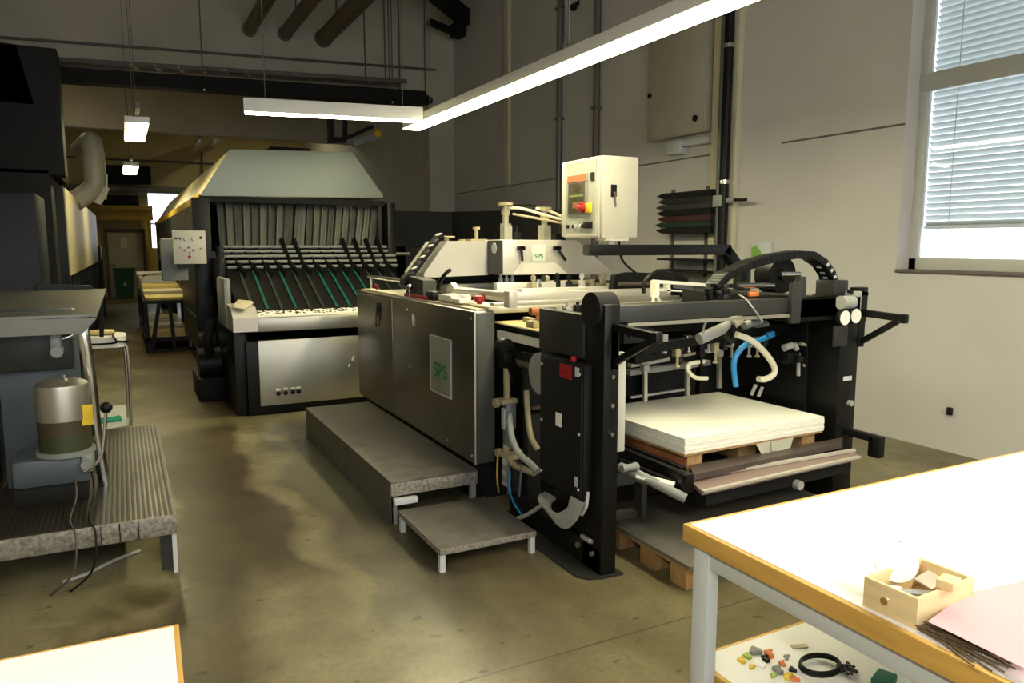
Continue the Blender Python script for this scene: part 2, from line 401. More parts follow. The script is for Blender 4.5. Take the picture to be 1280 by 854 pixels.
# sky outside
wd = bpy.data.worlds.new('sky'); S.world = wd; wd.use_nodes = True
wd.node_tree.nodes['Background'].inputs[0].default_value = (.86, .93, 1, 1)
wd.node_tree.nodes['Background'].inputs[1].default_value = 1.5
# ------------------------------------------------------------------ lamps
def lamp_body(t, x0, x1, y0, y1, z, h, lit, ax='y', bulges=0):
    b = .012
    g = G().box(x0, x1, y0, y1, z+.02, z+h, .004)
    build('housing', g, LAMPH, t)
    build('diffuser', G().box(x0+b, x1-b, y0+b, y1-b, z+.010, z+.022, .003), lit, t)
def wires(t, pts, top=ZC):
    for x, y, z in pts: build('suspension_wire', G().cyl((x, y, z), (x, y, top), .004, n=6), TAUPE, t)
t = empty('fluorescent_lamp', (2.76, 4.5, 2.8), 'long white fluorescent lamp running diagonally overhead across the top of the room', 'lamp')
lamp_body(t, 2.66, 2.86, 1.3, 7.62, 2.8, .10, LIT)
wires(t, [(2.81, 2.2, 2.9), (2.81, 4.6, 2.9), (2.81, 7.2, 2.9)])
t = empty('fluorescent_lamp', (1.8, 6.8, 2.75), 'short white hanging fluorescent lamp in front of the silver dryer hood', 'lamp')
g = G(); Mx = Matrix.Translation((1.79, 6.9, 2.75)) @ Matrix.Rotation(R(-10), 4, 'Z')
build('housing', G().box(-.78, .78, -.05, .05, .018, .135, .004, Mx), LAMPH, t)
build('diffuser', G().box(-.772, .772, -.046, .046, .006, .022, .003, Mx), LIT, t)
wires(t, [tuple(Mx @ Vector((-.6, 0, .135))), tuple(Mx @ Vector((.6, 0, .135)))])
for i, (x, y0, y1, lab) in enumerate([(.22, 8.45, 9.9, 'nearer square-looking bright lamp hanging over the left aisle'), (.22, 13.0, 14.45, 'farther small bright lamp over the left aisle, below the nearer one')]):
    t = empty('aisle_lamp', (x, y0, 2.8), lab, 'lamp', 'lamps over the aisle')
    lamp_body(t, x-.11, x+.11, y0, y1, 2.8, .08, LITB)
    build('rail', G().box(x-.02, x+.02, y0-.5, y1, 2.88, 2.93), TAUPE, t)
    wires(t, [(x, y0+.2, 2.93), (x, y1-.2, 2.93)])
for i, (x, y0, y1) in enumerate([(-.9, -1.2, .8), (2.76, -1.7, 1.0)]):  # lamps added out of view to brighten the work tables
    t = empty('fluorescent_lamp', (x, y0, 2.8), ['added unseen lamp that brightens the lower left work table', 'added unseen lamp that brightens the right work table'][i], 'lamp')
    lamp_body(t, x-.1, x+.1, y0, y1, 2.8, .1, LIT_ADDED); wires(t, [(x, y0+.3, 2.9), (x, y1-.3, 2.9)])
for i, (x, y) in enumerate([(3.9, 22.4), (-2.0, 16.5)]):  # hidden lamps added to brighten the rear hall
    t = empty('added_hall_lamp', (x, y, 3.4), ['added unseen lamp brightening the rear hall near the back wall', 'added unseen lamp brightening the rear hall over the left dryer'][i], 'lamp', None)
    lamp_body(t, x-.1, x+.1, y, y+1.5, 5.35, .08, LITB); wires(t, [(x, y+.2, 5.43), (x, y+1.3, 5.43)])

# ------------------------------------------------------------------ overhead pipes and ducts
for i, (x, lab) in enumerate([(2.09, 'leftmost of the three brown round ducts entering the concrete bulkhead'), (2.66, 'middle one of the three brown round ducts entering the concrete bulkhead'), (3.30, 'rightmost and thickest of the three brown round ducts at the bulkhead')]):
    t = empty('round_duct', (x, 7, 5.15), lab, 'duct', 'round ducts under the ceiling')
    r = (.105, .105, .135)[i]
    build('pipe', G().cyl((x, 13.40, 5.14), (x, 5.0, 5.14), r, n=24), DUCTB, t)
    build('collar', G().cyl((x, 13.43, 5.14), (x, 13.36, 5.14), r+.015, n=24), DUCTB, t)
    for yy in (6, 9.5, 12.5): build('hanger', G().box(x-.012, x+.012, yy, yy+.03, 5.14+r-.005, ZC), TAUPE, t)
t = empty('black_duct', (2, 12, 3.9), 'long black crossbeam duct hanging level below the concrete bulkhead', 'duct')
build('channel', G().hexa([(-3.5, 11.9, 3.72), (4.58, 11.9, 3.90), (4.58, 12.15, 3.90), (-3.5, 12.15, 3.72)], [(-3.5, 11.9, 3.88), (4.58, 11.9, 4.12), (4.58, 12.15, 4.12), (-3.5, 12.15, 3.88)]), BLACKM, t)
build('end_cap', G().cyl((4.58, 12.02, 4.0), (4.72, 12.02, 4.0), .11, .05), BLACKM, t)
for x in (1.2, 4.0):
    build('hanger', G().cyl((x, 12.02, 3.9+.02*x), (x, 12.02, ZC), .010, n=8), TAUPE, t)
    build('bolt', G().ball((x, 11.89, 3.8+.023*x), .022), CHROME, t)
t = empty('cable_tray', (2, 12.8, 4.2), 'dark cable tray with slots lying just above the black duct', 'cable tray')
g = G()
for yy in (12.6, 12.9): g.hexa([(-3.5, yy, 4.06), (4.5, yy, 4.36), (4.5, yy+.03, 4.36), (-3.5, yy+.03, 4.06)], [(-3.5, yy, 4.12), (4.5, yy, 4.43), (4.5, yy+.03, 4.43), (-3.5, yy+.03, 4.12)])
build('side_rail', g, TAUPE, t)
for k in range(22):
    x = -2.6+k*.32; z = 4.09+(x+3.5)*.0375
    build('rung', G().bar((x, 12.6, z), (x+.1, 12.93, z), .05, .03), BOARDY if 9 <= k <= 14 else TAUPE, t)  # middle rungs coloured yellow as lit parts showing through the gap
for x in (-2, 4.3): build('hanger', G().cyl((x, 12.77, 4.1+(x+3.5)*.0375), (x, 12.77, ZC), .01, n=6), TAUPE, t)
g = G().tube([(-3.9, YP-.03, 4.50), (-.66, YP-.03, 4.62), (5.35, YP-.03, 4.83)], .022, sub=1)
solo('conduit', g, TAUPE, 'long dark conduit running level across the concrete bulkhead', 'pipe')
for i, (u, lab) in enumerate([(456, 'first thin vertical wire right of the three ducts on the bulkhead'), (481, 'second thin vertical wire right of the three ducts on the bulkhead'), (499, 'third thin vertical wire right of the three ducts on the bulkhead'), (531, 'fourth thin vertical wire right of the three ducts on the bulkhead')]):
    p = ay(u, 60, YP-.05)
    solo('vertical_conduit', G().cyl((p.x, p.y, 4.36), (p.x, p.y, ZC), .012, n=8), TAUPE, lab, 'pipe', 'thin wires on the bulkhead')
t = empty('overhead_beam', (4.3, 12, 5.4), 'dark steel beam with brackets in the corner under the ceiling', 'beam')
build('profile', G().bar((3.4, 11.0, 5.95), (5.70, 12.8, 5.62), .22, .25), BLACKM, t)
build('bracket', G().bar((5.0, 12.8, 5.48), (5.7, 13.0, 5.38), .10, .1).box(5.5, 5.7, 12.8, 13.1, 5.33, 5.55), BLACKM, t)
t = empty('projector_bracket', (3.0, 12, 3.6), 'black hanging bracket with a small grey spotlight above the silver hood', 'spotlight')
build('frame', G().bar(ay(413, 140, 12), ay(414, 176, 12), .09).bar(ay(431, 140, 12), ay(431, 172, 12), .07).bar(ay(410, 175, 12), ay(432, 175, 12), .08).bar(ay(430, 174, 12), ay(466, 158, 12), .06), BLACKM, t)
build('hanger', G().bar(ay(420, 128, 12), ay(420, 145, 12), .3, .06), BLACKM, t)
build('lamp_head', G().bar(ay(440, 180, 12), ay(472, 170, 12), .12, .1, .01), GREY, t)
build('lens', G().cyl(ay(470, 168, 11.95), ay(476, 165, 11.9), .06), YEL, t)

# rear hall bits
solo('yellow_portal', G().box(-.75, .97, 26.2, 26.5, 2.40, 2.50).box(-.75, .97, 26.2, 26.5, 2.72, 2.84).box(-.75, .97, 26.4, 26.5, 2.5, 2.72).box(.80, .90, 26.2, 26.5, 0, 2.4).box(-.9, -.75, 26.2, 26.5, 0, 2.84), YBEAM, 'yellow steel gantry beam in front of the grey door at the back', 'beam')
solo('grey_pipe', G().cyl((-2.5, 26.25, 3.34), (4, 26.25, 3.34), .11).box(-1.0, -.9, 26.3, 26.598, 3.3, 3.38).box(2.5, 2.6, 26.3, 26.598, 3.3, 3.38), GREY, 'thick grey pipe running level along the back wall above the door', 'pipe')
solo('wall_conduit', G().cyl((-3, 26.55, 4.25), (5, 26.55, 4.25), .03, n=8).cyl((2.5, 26.5, 3.4), (2.5, 26.5, 4.6), .03, n=8), TAUPE, 'thin dark conduit high on the ochre back wall', 'pipe')
solo('ventilation_box', G().box(-.35, .98, 26.25, 26.55, 3.5, 4.05, .02), BLACKM, 'dark square ventilation box on the back wall behind the far lamp', 'ventilation box')
solo('dark_box', G().box(-.45, .6, 26.25, 26.55, 2.86, 3.15, .02), BLUEG, 'dark blue box lying on the yellow gantry beam', 'box')
solo('paper_notice', G().box(.02, .20, 26.535, 26.545, 1.55, 1.85), PAPER, 'small white paper notice on the grey back door', 'notice')
t = empty('green_bin', (.05, 26.1, 0), 'dark green bin standing in front of the grey back door', 'bin')
build('body', G().hexa([(-.17, 25.85, 0), (.30, 25.85, 0), (.30, 26.3, 0), (-.17, 26.3, 0)], [(-.22, 25.8, .88), (.35, 25.8, .88), (.35, 26.35, .88), (-.22, 26.35, .88)]), GREENB, t)
build('lid', G().box(-.25, .38, 25.77, 26.38, .88, .94, .015), GREENB, t)
build('emblem', G().prism([(.02, .42), (.12, .42), (.07, .52)], 'y', 25.80, 25.83), LGREY, t)

for u, lab in ((247, 'left one of two short ochre duct stubs high in the rear hall'), (268, 'right one of two short ochre duct stubs high in the rear hall')):
    solo('duct_stub', G().cyl(ay(u-5, 184, 26.4), ay(u+5, 171, 22.5), .09, n=14).cyl(ay(u+5, 171, 22.5), Vector((ay(u+5, 171, 22.5).x, 22.5, ZC)), .02, n=8), CREAMP, lab, 'duct', 'duct stubs in the rear hall')
# ------------------------------------------------------------------ right wall fittings
for i, (y, r, mt, lab) in enumerate([(9.5, .04, PIPEB, 'vertical blue-grey conduit on the right wall, left of the brown one'), (8.55, .045, TAUPE, 'vertical dark brown conduit on the right wall nearest the control box')]):
    t = empty('wall_conduit', (XW-.05, y, 1.6), lab, 'pipe', None)
    build('pipe', G().cyl((XW-.05, y, .4), (XW-.05, y, ZC), r, n=14), mt, t)
    for z in (2.0, 3.4, 4.9): build('clamp', G().box(XW-.1, XW, y-.06, y+.06, z, z+.03), mt, t)
solo('white_cable_duct', G().box(XW-.05, XW, 9.30, 9.38, 4.45, ZC, .005), LGREY, 'short pale cable duct beside the top of the blue-grey conduit', 'cable duct')
solo('wall_hook', G().bar(ay(716, 8, 9.1), ay(724, 3, 9.1), .06).ball(ay(717, 9, 9.1), .05).box(XW-.5, XW, 9.05, 9.15, 5.0, 5.05), BLACKM, 'small dark bracket high on the right wall between the conduits', 'bracket')
t = empty('down_pipe', (XW-.13, 6.05, 0), 'thick black vertical pipe in front of the pale wall pilaster', 'pipe')
build('pipe', G().cyl((XW-.14, 6.02, 0), (XW-.14, 6.02, ZC), .048, n=18), BLACK, t)
build('riser', G().cyl((XW-.12, 6.12, 0), (XW-.12, 6.12, ZC), .03, n=12), PIPEB, t)
for z in (1.55, 2.25, 3.6): build('pipe_clamp', G().cyl((XW-.14, 6.02, z), (XW-.14, 6.02, z+.04), .056).box(XW-.14, XW-.05, 6.0, 6.04, z, z+.04), CHROME, t)
build('valve', G().cyl((XW-.14, 5.96, 2.08), (XW-.14, 5.86, 2.08), .03).box(XW-.19, XW-.09, 6.0, 6.16, 2.02, 2.14, .01), GREYH, t)
build('valve_handle', G().bar((XW-.14, 5.86, 2.08), (XW-.14, 5.70, 2.075), .035, .03, .005), BLACK, t)
t = empty('wall_cabinet', (XW-.1, 6.85, 2.83), 'large flat olive cabinet mounted high on the right wall', 'cabinet')
build('body', G().box(XW-.12, XW, 6.36, 7.36, 2.83, 4.3, .006), CABOL, t)
build('door', G().box(XW-.135, XW-.12, 6.38, 7.34, 2.85, 4.28, .004), CABOL, t)
build('latch', G().cyl((XW-.15, 6.50, 2.98), (XW-.135, 6.50, 2.98), .035), BLACK, t)
build('latch', G().cyl((XW-.15, 7.30, 3.35), (XW-.135, 7.30, 3.35), .03), BLACK, t)
solo('cable_trunking', G().box(XW-.1, XW, 6.33, 6.95, 2.71, 2.78, .006).box(XW-.14, XW, 6.75, 6.98, 2.64, 2.78, .006), LGREY, 'pale cable trunking under the olive wall cabinet', 'cable duct')
# rack with dark squeegee bars
t = empty('bar_rack', (XW-.06, 6.6, 1.3), 'narrow wall bracket rack that carries the stack of dark bars', 'rack')
for y in (6.40, 6.98): build('upright', G().box(XW-.03, XW-.001, y-.02, y+.02, 1.28, 2.26), TAUPE, t)
for z in (1.33, 1.455):
    build('bracket_arm', G().box(XW-.26, XW-.001, 6.14, 6.95, z, z+.022, .003), BLACKM, t)
zs = [1.755, 1.82, 1.885, 1.95, 2.015, 2.08, 2.145]
cols = [BLACKM, M('dark_green_bar', (.010, .025, .020), .6), M('dark_red_bar', (.045, .012, .014), .6), BLACKM, M('dark_brown_rack_bar', (.03, .025, .022), .6), DGREY, BLACKM]
labs = ['lowest dark bar of the stack on the wall rack', 'dark green bar second from the bottom of the wall rack stack', 'dark red bar third from the bottom of the wall rack stack', 'black bar in the middle of the wall rack stack', 'brownish bar third from the top of the wall rack stack', 'dark grey bar second from the top of the wall rack stack', 'topmost black bar of the stack on the wall rack']
for i, z in enumerate(zs):
    dx = .02*math.sin(i*2.1)
    g = G().prism([(6.13, z), (6.13, z+.060), (6.93+dx, z+.060), (7.04+dx, z+.034), (6.93+dx, z)], 'x', XW-.21, XW-.034)
    solo('squeegee_bar', g, cols[i], labs[i], 'bar', 'dark bars on the wall rack')
for z in zs:
    for y in (6.39, 6.85): build('bracket_arm', G().box(XW-.2, XW-.012, y, y+.02, z-.005, z-.0005), TAUPE, t)
t = empty('first_aid_notice', (XW, 5.57, 1.44), 'small green and white framed notice on the wall beside the black pipe', 'notice')
build('panel', G().box(XW-.05, XW, 5.44, 5.70, 1.40, 1.65, .004), LGREY, t)
build('green_print', G().prism([(5.69, 1.60), (5.62, 1.62), (5.56, 1.55), (5.58, 1.48), (5.52, 1.46), (5.60, 1.44), (5.69, 1.43)], 'x', XW-.053, XW-.05), M('notice_green', (.2, .42, .08), .6), t)
solo('cable_stub', G().box(XW-.03, XW, 3.54, 3.58, .30, .36, .005), BLACKM, 'small dark stub low on the white wall under the window', 'socket')
g = G().hexa([(5.55, 9.3, 0), (5.6, 9.3, 0), (5.6, 13.25, 0), (5.55, 13.25, 0)], [(5.55, 9.3, 2.13), (5.6, 9.3, 2.13), (5.6, 13.25, 2.25), (5.55, 13.25, 2.25)])
solo('partition_screen', g, PART, 'tall charcoal partition standing along the right wall behind the press', 'partition')
solo('partition_screen', G().box(4.2, 5.52, 13.1, 13.15, 0, 2.24), PART, 'charcoal partition standing square to the wall at the concrete pillar', 'partition')
t = empty('dark_trolley', (4.4, 11.5, 0), 'black cabinet trolley in the shadow between dryer and partition', 'trolley')
build('body', G().box(4.0, 4.75, 11.4, 12.1, .12, 1.62, .02), BLACK, t)
build('shelf', G().box(3.95, 4.8, 11.35, 12.1, 1.18, 1.22), BLACKM, t)
for x in (4.05, 4.7):
    for y in (11.5, 12.0): build('castor', G().cyl((x-.02, y, .06), (x+.02, y, .06), .06).box(x-.02, x+.02, y-.02, y+.02, .06, .13), RUB, t)

# ------------------------------------------------------------------ wicket dryer (far, with the silver hood)
dr = empty('wicket_dryer', (1.85, 9, 0), 'long black drying machine under a silver trapezoid hood', 'dryer')
HP = [(.826, 2.16), (.826, 2.19), (1.138, 2.675), (2.513, 2.72), (2.875, 2.23), (2.875, 2.20)]
build('hood_front', G().prism(HP, 'y', 8.98, 9.02), HOODM, dr)
build('roof', G().prism([(a, b-.008) for a, b in HP], 'y', 9.02, 20.5), CREAMP, dr)
build('hood_lip', G().box(.80, 2.9, 9.0, 9.12, 2.10, 2.165), BLACKM, dr)
build('side_rail', G().box(.79, .835, 9.02, 20.5, 2.10, 2.19, .006), YBEAM, dr)
build('side_panel', G().box(.80, .83, 9.25, 12.4, .75, 2.10).box(.80, .83, 12.4, 20.5, 1.28, 2.10), DGREY, dr)
build('side_panel', G().box(.80, .83, 9.25, 12.4, .3, .72), DGREY, dr)
build('side_panel', G().box(2.87, 2.9, 9.25, 20.5, .3, 2.12), BLACKM, dr)
for x0, x1 in ((.72, .90), (2.92, 3.02)):
    build('post', G().box(x0, x1, 8.95, 9.2, 0, 2.14, .006), BLACK, dr)
for y in (12.5, 16, 20): build('post', G().box(1.02, 1.12, y, y+.12, 0, 2.15), BLACK, dr)
build('roof_motor', G().box(1.75, 2.25, 10.0, 10.6, 2.66, 2.86, .01).cyl((2.3, 10.3, 2.80), (2.6, 10.3, 2.80), .06), BLACKM, dr)
build('back_panel', G().box(.83, 2.9, 10.6, 10.65, .3, 2.15), BLACKM, dr)
def wicket(x, ang, w, mt, lean):
    z0, z1, y = 1.60, 2.10, 9.22
    c, s_ = math.cos(ang)*w/2, math.sin(ang)*w/2
    g = G(); b = [(x-c-lean, y-s_-.14), (x+c-lean, y+s_-.14)]; t_ = [(x-c, y-s_), (x+c, y+s_)]
    th = .006
    g.hexa([(b[0][0], b[0][1]-th, z0), (b[1][0], b[1][1]-th, z0), (b[1][0], b[1][1], z0), (b[0][0], b[0][1], z0)],
           [(t_[0][0], t_[0][1]-th, z1), (t_[1][0], t_[1][1]-th, z1), (t_[1][0], t_[1][1], z1), (t_[0][0], t_[0][1], z1)])
    for q in (.25, .6):                                            # wires of the rack frame
        g.cyl((b[0][0]+(b[1][0]-b[0][0])*q, b[0][1]+(b[1][1]-b[0][1])*q-.012, z0), (t_[0][0]+(t_[1][0]-t_[0][0])*q, t_[0][1]+(t_[1][1]-t_[0][1])*q-.012, z1), .006, n=6)
    g.cyl((b[0][0], b[0][1]-.012, z0), (t_[0][0], t_[0][1]-.012, z1), .009, n=6)
    build('wicket', g, mt, dr)
for k in range(9): wicket(1.05+k*.095, R(34), .120, WICK if k % 2 else WICKD, .0+.008*k)
wicket(1.945, R(0), .12, WICKD, .08)
for k in range(10): wicket(2.06+k*.088, R(34), .110, WICK if k % 3 else WICKD, .07+.004*k)
for z, y in ((1.605, 9.02), (1.555, 8.98), (1.50, 8.93), (1.44, 8.90), (1.38, 8.87)):
    build('roller_bar', G().cyl((1.0 if z > 1.45 else 1.04, y, z), (3.0, y, z), .019, n=12), GREY, dr)
build('roller_bracket', G().box(.94, 1.0, 8.75, 9.1, 1.1, 1.62, .01), BLACK, dr)
build('motor_box', G().box(.90, 1.0, 8.62, 8.95, 1.12, 1.50, .03), BLACK, dr)
build('drive_stub', G().cyl((2.95, 9.0, 1.52), (3.25, 9.0, 1.52), .02).cyl((3.0, 9.1, 2.0), (3.05, 9.1, 1.3), .012), STEEL, dr)
for k in range(13):
    x = 1.16+k*.142
    g = G().bar((x-.07, 9.02, 1.70 if k in (4, 5, 9, 10, 11, 12) else 1.58), (x, 8.84, 1.36), .028, .05).bar((x, 8.86, 1.40), (x+.03, 8.66, 1.30), .03, .07)
    build('guide_arm', g, BLACK, dr)

# transfer table in front of the dryer
ft = empty('transfer_table', (2, 7.4, 0), 'stainless transfer table with sloping belts feeding the dryer', 'machine')
build('base_frame', G().box(1.0, 2.9, 7.40, 8.7, 0, .72, .008).box(.90, 1.02, 7.45, 9.2, 0, .80, .008), BLACK, ft)
build('front_panel', G().box(1.105, 2.85, 7.36, 7.40, .095, .725, .004), STEEL, ft)
for i, u in enumerate((348, 357, 366, 373)):
    p = ay(u, 492 - i*.8, 7.36); k = build('control_knob', G().lathe(p, [(.022, 0), (.022, -.012), (.016, -.014), (.014, -.035)], axis='y', n=14), BLACK, ft)
    build('knob_plate', G().box(p.x-.02, p.x+.02, 7.352, 7.36, p.z+.03, p.z+.045), PAPER, k)
build('label_mark', G().obox((1.99+.02, 7.357, .50), .02, .004, .05, 0, 0, R(20)).obox((1.97, 7.357, .43), .015, .004, .03, 0, 0, R(20)), PAPER, ft)
build('apron', G().box(1.11, 2.9, 7.34, 7.42, .81, .945, .01), STEEL, ft)
build('corner_cap', G().prism([(7.32, .82), (7.32, .95), (7.45, 1.04), (7.75, 1.06), (7.75, .82)], 'x', .885, 1.108), ALU, ft)
def belt_z(y): return .985+(y-7.95)*(.40/.95) if y > 7.95 else .955+(y-7.42)*.05
# perforated bright table top
g = G().box(1.11, 2.9, 7.42, 7.97, .93, .962)
build('table_top', g, PAPER, ft)
g = G(); random.seed(3)
for i in range(46):
    for j in range(6):
        if random.random() < .55:
            x = 1.16+i*.037+random.uniform(-.008, .008); y = 7.47+j*.085+random.uniform(-.02, .02); w = random.uniform(.012, .026)
            g.box(x, x+w, y, y+w*1.7, .962, .967)
build('suction_holes', g, BLACKM, ft)
build('slope_board', G().hexa([(1.02, 7.95, .93), (2.92, 7.95, .93), (2.92, 8.9, 1.33), (1.02, 8.9, 1.33)], [(1.02, 7.95, .965), (2.92, 7.95, .965), (2.92, 8.9, 1.365), (1.02, 8.9, 1.365)]), M('slope_brown_black', (.012, .010, .009), .5, 0, .2, 4, spec=.25), ft)
for k in range(13):
    x = 1.16+k*.142; w = .026
    mt = TEAL if k in (1, 3, 6, 7, 8, 9) else TEALD
    build('belt', G().hexa([(x-w/2, 7.90, .958), (x+w/2, 7.90, .958), (x+w/2, 8.88, 1.37), (x-w/2, 8.88, 1.37)], [(x-w/2, 7.90, .966), (x+w/2, 7.90, .966), (x+w/2, 8.88, 1.38), (x-w/2, 8.88, 1.38)]), mt, ft)
    build('belt_pulley', G().cyl((x-.02, 7.90, .972), (x+.02, 7.90, .972), .016, n=10), BLACK, ft)
solo('folded_cloth', G().hexa([(.90, 7.40, 1.05), (1.0, 7.36, 1.03), (1.12, 7.62, 1.07), (.98, 7.74, 1.075)], [(.91, 7.42, 1.075), (1.0, 7.38, 1.05), (1.10, 7.62, 1.09), (.99, 7.72, 1.10)]), CARD, 'buff cloth lying on the left corner of the transfer table', 'cloth')
# pumps and clutter at the foot of the dryer
t = empty('blower_unit', (.78, 8.6, 0), 'black blower unit standing on the floor beside the transfer table', 'blower')
build('housing', G().cyl((.66, 8.5, .38), (.88, 8.5, .38), .17).cyl((.70, 8.9, .55), (.88, 8.9, .55), .13), BLACK, t)
build('foot', G().box(.64, .90, 8.3, 9.05, 0, .25, .02), BLACKM, t)
build('nozzle', G().tube([(.77, 8.35, .50), (.74, 8.25, .65), (.80, 8.3, .85)], .05), BLACKM, t)
solo('grey_side_cover', G().box(.88, .95, 7.9, 8.5, .80, 1.30, .03), GREY, 'upright grey side cover left of the sloping belts', 'cover')
# small control panel
t = empty('operator_console', (.6, 8, 1.27), 'small white control panel with buttons at the left corner of the dryer', 'control panel')
build('face_plate', G().box(.452, .75, 7.99, 8.05, 1.442, 1.765, .006), WHITE, t)
build('rear_box', G().box(.36, .60, 8.3, 8.5, 1.27, 1.69, .01), GREY, t)
build('bracket', G().box(.55, .84, 8.05, 8.12, 1.50, 1.56).box(.5, .56, 8.05, 8.32, 1.48, 1.6).box(.50, .60, 8.05, 8.5, 1.40, 1.47).bar((.58, 8.4, 1.46), (.82, 8.95, 1.46), .05), BLACK, t)
for u, v, r, mt, nm in ((220, 298, .010, BLACK, 'push_button'), (225, 298, .010, BLACK, 'push_button'), (231, 299, .013, LGREY, 'rotary_switch'), (241, 299, .013, LGREY, 'rotary_switch'), (251, 297, .012, BLACK, 'push_button'), (226, 309, .011, LGREY, 'rotary_switch'), (231, 313, .012, GREY, 'push_button'), (236, 309, .012, GREY, 'push_button'), (242, 313, .012, GREY, 'push_button'), (252, 310, .010, LGREY, 'indicator'), (237, 316, .009, ORANGE, 'indicator'), (237, 321, .015, RED, 'stop_button')):
    p = ay(u, v, 7.99); build(nm, G().lathe(p, [(r, .002), (r, -.008), (r*.7, -.018), (r*.5, -.02)], axis='y', n=12), mt, t)
# conveyor / stand in the aisle
t = empty('board_stand', (.6, 12.6, 0), 'black steel stand carrying yellow boards along the dryer in the aisle', 'stand')
g = G().box(.26, .97, 12.58, 12.64, .745, .79).box(.26, .97, 12.58, 12.64, .17, .23).box(.26, .97, 12.58, 12.64, .0, .05)
for x in (.26, .91): g.box(x, x+.06, 12.58, 17.0, .17, .22).box(x, x+.06, 12.6, 17, .74, .79)
build('frame', g, BLACK, t)
for x0, x1 in ((.34, .48), (.66, .62), (.30, .29), (.93, .94)):
    build('leg', G().bar((x0, 12.61, .02), (x1, 12.61, .76), .055), BLACK, t)
for x in (.29, .94):
    for y in (14.8, 16.9): build('leg', G().box(x-.03, x+.03, y-.03, y+.03, 0, .76), BLACK, t)
build('lower_shelf', G().box(.3, .94, 12.7, 16.9, .20, .235), BOARDY, t)
for i, (y0, y1, z, mt, lab) in enumerate([(12.75, 13.6, .79, BOARDY, 'nearest yellow board lying on the black aisle stand'), (13.7, 14.5, .79, CARD, 'buff board lying second from the front on the aisle stand'), (14.7, 15.6, .79, BOARDY, 'yellow board lying third from the front on the aisle stand')]):
    h = .04+.05*i
    solo('yellow_board', G().box(.30, .90, y0, y1, z, z+h, .004), mt, lab, 'board', 'boards on the aisle stand')
t = empty('hoop_rail', (.5, 15.9, .9), 'bent chrome hoop rail on the aisle stand', 'rail')
build('tube', G().tube([(.32, 16.2, .79), (.33, 16.2, 1.0), (.45, 16.25, 1.06), (.9, 16.25, 1.06), (.95, 16.25, .79)], .022), CHROME, t)
solo('white_roll', G().cyl((.26, 16.75, 1.06), (1.05, 16.75, 1.06), .05).box(.3, .98, 16.7, 16.8, .79, 1.02), LAM, 'white bar on the far end of the aisle stand', 'bar')
solo('black_canister', G().cyl((1.02, 21.5, 0), (1.02, 21.5, 1.5), .17).cyl((1.02, 21.5, 1.5), (1.02, 21.5, 1.7), .1), BLACK, 'tall black canister behind the aisle stand near the back', 'canister')

# ------------------------------------------------------------------ left dryer with duct
t = empty('left_dryer', (-.8, 9, 0), 'long dark dryer on the left with cream side panels on black posts', 'dryer')
build('side_panel', G().hexa([(-.52, 8.8, 1.32), (-.455, 8.8, 1.32), (-.455, 20, 1.26), (-.52, 20, 1.26)], [(-.52, 8.8, 2.19), (-.455, 8.8, 2.19), (-.455, 20, 2.3), (-.52, 20, 2.3)]), CREAMP, t)
build('body', G().box(-2.0, -.52, 8.7, 20, .9, 2.17), BLUEG, t)
build('front_panel', G().box(-2.0, -.46, 8.62, 8.70, 1.0, 2.2, .01), BLUEG, t)
for k, y in enumerate((9.0, 9.8, 10.6, 11.4, 12.4, 13.6, 15, 16.5, 18)):
    build('post', G().box(-.55, -.47, y, y+.10, 0, 1.36), BLACK, t)
build('foot_rail', G().box(-.56, -.45, 8.9, 20, .0, .08).box(-.56, -.48, 8.9, 20, .42, .46), BLACK, t)
build('end_post', G().box(-.62, -.40, 19.6, 20.2, .1, 1.62, .02).box(-.42, -.36, 19.4, 19.6, .0, 1.3), BLACK, t)
build('skirt', G().box(-.9, -.85, 8.8, 20, 0, .9), BLACKM, t)
t = empty('exhaust_duct', (-.25, 12, 2.2), 'silver round exhaust duct with an elbow above the left dryer', 'duct')
build('riser', G().cyl((-.25, 12, 2.52), (-.25, 12, 2.88), .135, n=26), DUCT, t)
build('elbow', G().tube([(-.25, 12, 2.86), (-.26, 12.02, 2.97), (-.27, 12.12, 3.04), (-.31, 12.4, 3.06), (-.45, 13.4, 3.06)], .135, n=22), DUCT, t)
build('joint_ring', G().cyl((-.25, 12, 2.70), (-.25, 12, 2.73), .145, n=26).cyl((-.25, 12, 2.86), (-.25, 12, 2.89), .142, n=26), DUCT, t)
build('lower_bend', G().tube([(-.25, 12, 2.54), (-.27, 12, 2.44), (-.36, 11.95, 2.33), (-.52, 11.85, 2.20)], .13, n=22), DUCT, t)
build('damper_flap', G().obox((-.20, 11.95, 2.32), .14, .02, .26, 0, 0, R(28)).obox((-.12, 11.95, 2.42), .02, .1, .34, 0, 0, R(6)), DUCT, t)
t = empty('black_column', (-.6, 6.5, 0), 'tall black steel column at the left edge of the picture', 'column')
build('shaft', G().box(-1.0, -.52, 8.0, 8.4, 0, 2.3, .01).box(-1.0, -.40, 8.0, 8.4, 2.25, 3.35, .01), BLACKM, t)
build('beam', G().hexa([(-3.9, 8.0, 3.0), (-.6, 8.0, 2.85), (-.6, 8.4, 2.85), (-3.9, 8.4, 3.0)], [(-3.9, 8.0, 3.5), (-.7, 8.0, 3.35), (-.7, 8.4, 3.35), (-3.9, 8.4, 3.5)]), BLACKM, t)
build('crossbar', G().bar((-.56, 8.2, 2.36), (-.44, 8.5, 2.22), .08, .06), BLACK, t)
